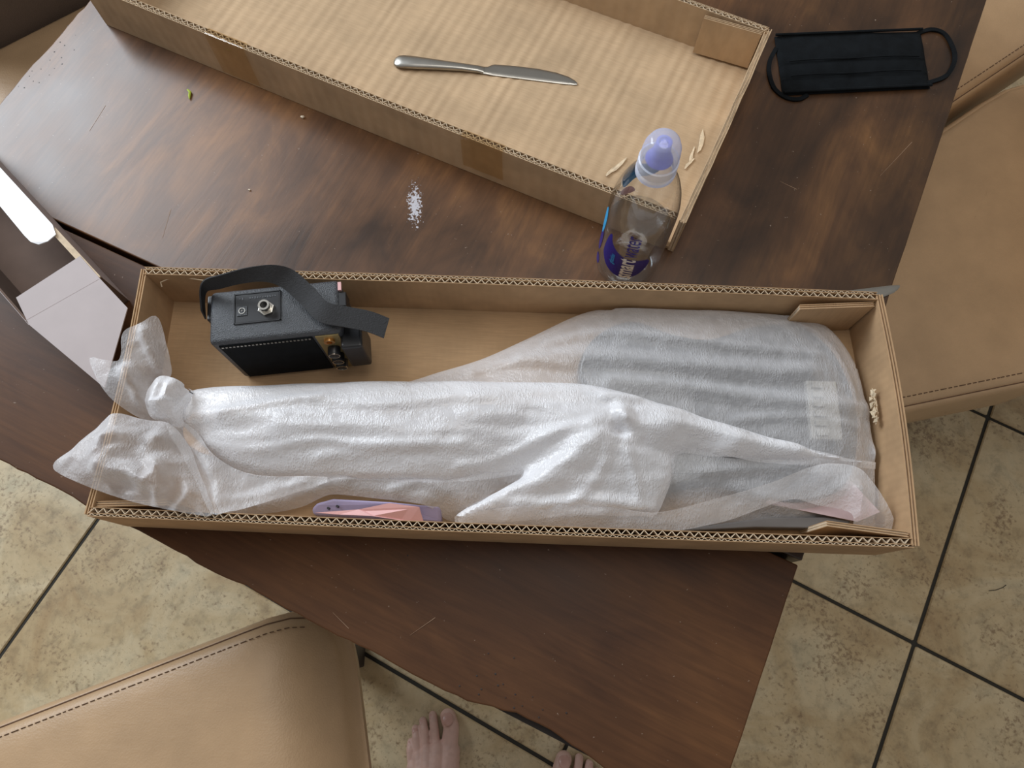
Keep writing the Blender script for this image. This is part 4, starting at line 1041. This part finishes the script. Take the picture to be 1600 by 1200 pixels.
# ------------------------------------------------------------------ knives
def knife(label, p_end, p_tip, z, flip=1):
    a, b = Vector(p_end), Vector(p_tip); Lk = (b-a).length
    root = empty('table_knife', (a.x, a.y, z), math.atan2(b.y-a.y, b.x-a.x)); tag(root, label, 'knife', 'steel table knives')
    k = Lk/.244
    def sec(stations, nm):
        mb = MB(); vs = []; fs = []; n = 10
        for x, y0_, y1_, t_ in stations:
            for i in range(n):
                a_ = 2*math.pi*i/n; c_, s_ = math.cos(a_), math.sin(a_)
                y = (y0_+y1_)/2 + (y1_-y0_)/2*(abs(c_)**.7*(1 if c_ > 0 else -1)); zz = t_/2 + t_/2*(abs(s_)**.7*(1 if s_ > 0 else -1))
                vs.append((x*k, y*k*flip, zz))
        for i in range(len(stations)-1):
            for j in range(n): fs.append((i*n+j, i*n+(j+1)%n, (i+1)*n+(j+1)%n, (i+1)*n+j))
        fs += [tuple(range(n))[::-1], tuple((len(stations)-1)*n+j for j in range(n))]
        mb.add(vs, fs); return mb.build(nm, M['steel'], root, True)
    sec([(0,-.003,.003,.003),(.002,-.0068,.0068,.0045),(.006,-.0094,.0094,.006),(.012,-.0103,.0103,.007),(.03,-.0095,.0095,.0075),(.06,-.0072,.0072,.0075),(.09,-.0055,.0055,.007),(.112,-.0052,.0052,.0055),(.120,-.0056,.0056,.0035)], 'handle')
    sec([(.116,-.0054,.0056,.003),(.124,-.0056,.0070,.0022),(.129,-.0058,.0105,.002),(.133,-.0060,.0122,.0018),(.160,-.0068,.0128,.0017),(.190,-.0078,.0118,.0016),(.215,-.0086,.0085,.0015),(.232,-.0090,.0035,.0014),(.240,-.0090,-.0012,.0013),(.244,-.0082,-.0050,.0011)], 'blade')
    return root
knife('steel table knife lying on the ribbed floor of the box lid', at(615, 94, TOP+.012), at(903, 121, TOP+.012), TOP+.0072)
knife('steel table knife poking out behind the far right corner of the guitar box', at(1155, 476, TOP+.003), at(1409, 452, TOP+.003), TOP+.0003, -1)

# ------------------------------------------------------------------ face mask
mk = empty('face_mask', at(1330, 97, TOP)); tag(mk, 'black pleated fabric face mask lying on the table', 'face mask')
crn = [local(mk, at(x, y, TOP+.004)) for x, y in ((1224,147),(1455,136),(1440,46),(1211,55))]
def mp_(u, v_): 
    a = crn[0].lerp(crn[1], u); b = crn[3].lerp(crn[2], u); return a.lerp(b, v_)
mb = MB(); nu, nv = 50, 60; vs = []; fs = []
for i in range(nu+1):
    for j in range(nv+1):
        u, v_ = i/nu, j/nv; p = mp_(u, v_)
        z = .0035 + .0040*math.sin(math.pi*u)**.5*math.sin(math.pi*v_)
        for pv in (.26, .50):      # pleats: a sharp step that fades into the next fold
            dd = v_-pv
            if 0 <= dd < .2: z -= .0022*(1-dd/.2)**2
            if -.03 < dd < 0: z += .0012
        if j in (0, nv) or i in (0, nu): z = .0012
        z += .0008*noise.noise(Vector((u*7, v_*5, 2)))
        vs.append((p.x, p.y+.0015*math.sin(u*5)*v_, z))
for i in range(nu):
    for j in range(nv): fs.append((i*(nv+1)+j, (i+1)*(nv+1)+j, (i+1)*(nv+1)+j+1, i*(nv+1)+j+1))
mb.add(vs, fs); mb.build('pleated_panel', M['cloth'], mk, True)
for pv in (.26, .50):
    mb = MB(); mb.tube([mp_(.06+.88*k/10, pv+.008*math.sin(k))+Vector((0,0,.0022+.0036*math.sin(math.pi*(.06+.088*k))**.5*math.sin(math.pi*pv))) for k in range(11)], .0009, 6); mb.build('pleat_edge', M['cloth'], mk)
for ed in ((0.0, 1.0, .015), (0.0, 1.0, .985)):
    mb = MB(); mb.tube([mp_(k/12, ed[2])+Vector((0,0,.0022)) for k in range(13)], .0018, 6); mb.build('edge_binding', M['cloth'], mk)
def loop(pts): 
    mb = MB(); P = sm([tuple(local(mk, at(x, y, TOP+.002))) for x, y in pts], 6, False); mb.ribbon(P, [Vector((0,0,1)).cross((P[min(i+1,len(P)-1)]-P[max(i-1,0)]).normalized()).normalized()*.0028 for i in range(len(P))], .0009); mb.build('ear_loop', M['cloth'], mk, True)
loop([(1434,52),(1455,46),(1475,52),(1488,72),(1492,92),(1484,112),(1472,122),(1448,130)])
loop([(1213,75),(1203,95),(1202,115),(1210,138),(1228,152),(1248,155),(1262,148)])

# ------------------------------------------------------------------ bare feet of the person holding the camera
pe = empty('person', at(790, 1290, 0)); tag(pe, 'barefoot person standing at the table, only the feet in view', 'person')
def ell(mb, c, r, n=10):
    vs = []; fs = []
    for i in range(n+1):
        t = math.pi*i/n
        for j in range(2*n):
            a = math.pi*j/n; vs.append((c[0]+r[0]*math.sin(t)*math.cos(a), c[1]+r[1]*math.sin(t)*math.sin(a), c[2]+r[2]*math.cos(t)))
    for i in range(n):
        for j in range(2*n): fs.append((i*2*n+j, i*2*n+(j+1)%(2*n), (i+1)*2*n+(j+1)%(2*n), (i+1)*2*n+j))
    mb.add(vs, fs)
def chain(mb, pts, rs, k=6):
    for i in range(len(pts)-1):
        for s in range(k+1):
            t = s/k; c_ = Vector(pts[i]).lerp(Vector(pts[i+1]), t); r = rs[i]+(rs[i+1]-rs[i])*t
            ell(mb, c_, (r, r, r*.92), 7)
def foot(mb, nails, org, mirror):
    # local foot frame: x to the little toe is -x for the left foot, y to the toes
    def P(x, y, z): return Vector((org.x + (x*1.24+.004)*mirror, org.y + y, z))
    # toes as (base, knuckle, tip, r)
    toes = [((.004,-.060,.019),(.006,-.028,.018),(.000,-.011,.014),.0168,.0158),
            ((-.018,-.052,.018),(-.021,-.024,.019),(-.024,-.009,.010),.0095,.0084),
            ((-.033,-.060,.017),(-.036,-.033,.018),(-.039,-.019,.010),.0092,.0082),
            ((-.045,-.070,.015),(-.048,-.047,.016),(-.050,-.033,.009),.0090,.0080),
            ((-.054,-.086,.013),(-.056,-.068,.014),(-.056,-.056,.008),.0090,.0080)]
    for b, k_, t_, r0, r1 in toes:
        chain(mb, [P(*b), P(*k_), P(*t_)], [r0, r0*.92, r1])
        nails.append((P(t_[0], t_[1]-.002, t_[2]+r1*.92), r1))
    # metatarsal fan
    for (x, y, z, r), (x2, y2, z2, r2) in zip([(.006,-.070,.021,.019),(-.014,-.066,.022,.015),(-.029,-.073,.020,.0145),(-.041,-.083,.018,.0140),(-.050,-.098,.016,.0135)],
                                             [(.000,-.165,.045,.026),(-.013,-.165,.048,.026),(-.022,-.165,.045,.026),(-.030,-.165,.038,.025),(-.036,-.170,.030,.024)]):
        chain(mb, [P(x,y,z), P(x2,y2,z2)], [r, r2], 8)
    chain(mb, [P(-.018,-.165,.040), P(-.020,-.225,.032)], [.030, .028], 6)       # heel
    chain(mb, [P(-.016,-.180,.055), P(-.018,-.205,.10), P(-.018,-.212,.20), P(-.016,-.220,.30)], [.036, .032, .040, .050], 10)
mb = MB(); nails = []
foot(mb, nails, at(697, 1110, .014), 1); foot(mb, nails, at(884, 1176, .014), -1)
mb.v = [(x-pe.location.x, y-pe.location.y, z) for x, y, z in mb.v]
me = D.meshes.new('bare_feet'); me.from_pydata(mb.v, [], mb.f)
o = D.objects.new('bare_feet', me); C.objects.link(o)
md = o.modifiers.new('r', 'REMESH'); md.mode = 'VOXEL'; md.voxel_size = .0018; md.use_smooth_shade = True
ms_ = o.modifiers.new('s', 'SMOOTH'); ms_.iterations = 4; ms_.factor = .5
dg = bpy.context.evaluated_depsgraph_get(); dg.update(); me2 = D.meshes.new_from_object(o.evaluated_get(dg)); D.objects.remove(o)
lowest = min(v.co.z for v in me2.vertices)
for v in me2.vertices: v.co.z = max(v.co.z, .0008)
for p in me2.polygons: p.use_smooth = True
me2.materials.append(M['skin']); o = D.objects.new('bare_feet', me2); C.objects.link(o); o.parent = pe
for c_, r in nails:
    q = c_ - pe.location; mb = MB(); ell(mb, (0,0,0), (r*.72, r*.85, r*.22), 6); n_ = mb.build('toe_nail', M['nail'], pe, True); n_.location = (q.x, q.y, c_.z); n_.rotation_euler = (-.45, 0, 0)

# ------------------------------------------------------------------ scraps
def scrap(name, label, cat, pts, rs, mat):
    mb = MB(); P = [Vector(p) for p in pts]; c0 = P[0].copy(); mb.tube([p-c0 for p in P], rs, 6); o = mb.build(name, mat, None, True); o.location = c0; tag(o, label, cat); return o
scrap('leaf_scrap', 'tiny yellow-green plant scrap on the table below the lid', 'scrap', [at(293,140,TOP+.002), at(297,144,TOP+.002), at(296,150,TOP+.002), at(296,155,TOP+.0015)], [.0012,.0018,.0016,.0006], M['green'])
scrap('crumb', 'pale crumb on the table close to the lid wall', 'crumb', [at(470,182,TOP+.0018), at(473,183,TOP+.0018), at(475,182,TOP+.0016)], [.0012,.0019,.0012], M['crumb'])
scrap('crumb', 'speck of crumb left of centre on the bare table', 'crumb', [at(388,296,TOP+.001), at(391,297,TOP+.001)], [.0008,.001], M['crumb'])
scrap('hair_strand', 'short dark hair on the floor tile at the right', 'hair', [at(1545,923,.0022), at(1556,922,.0022), at(1567,918,.0022), at(1572,914,.0022)], [.0007]*4, M['grout'])
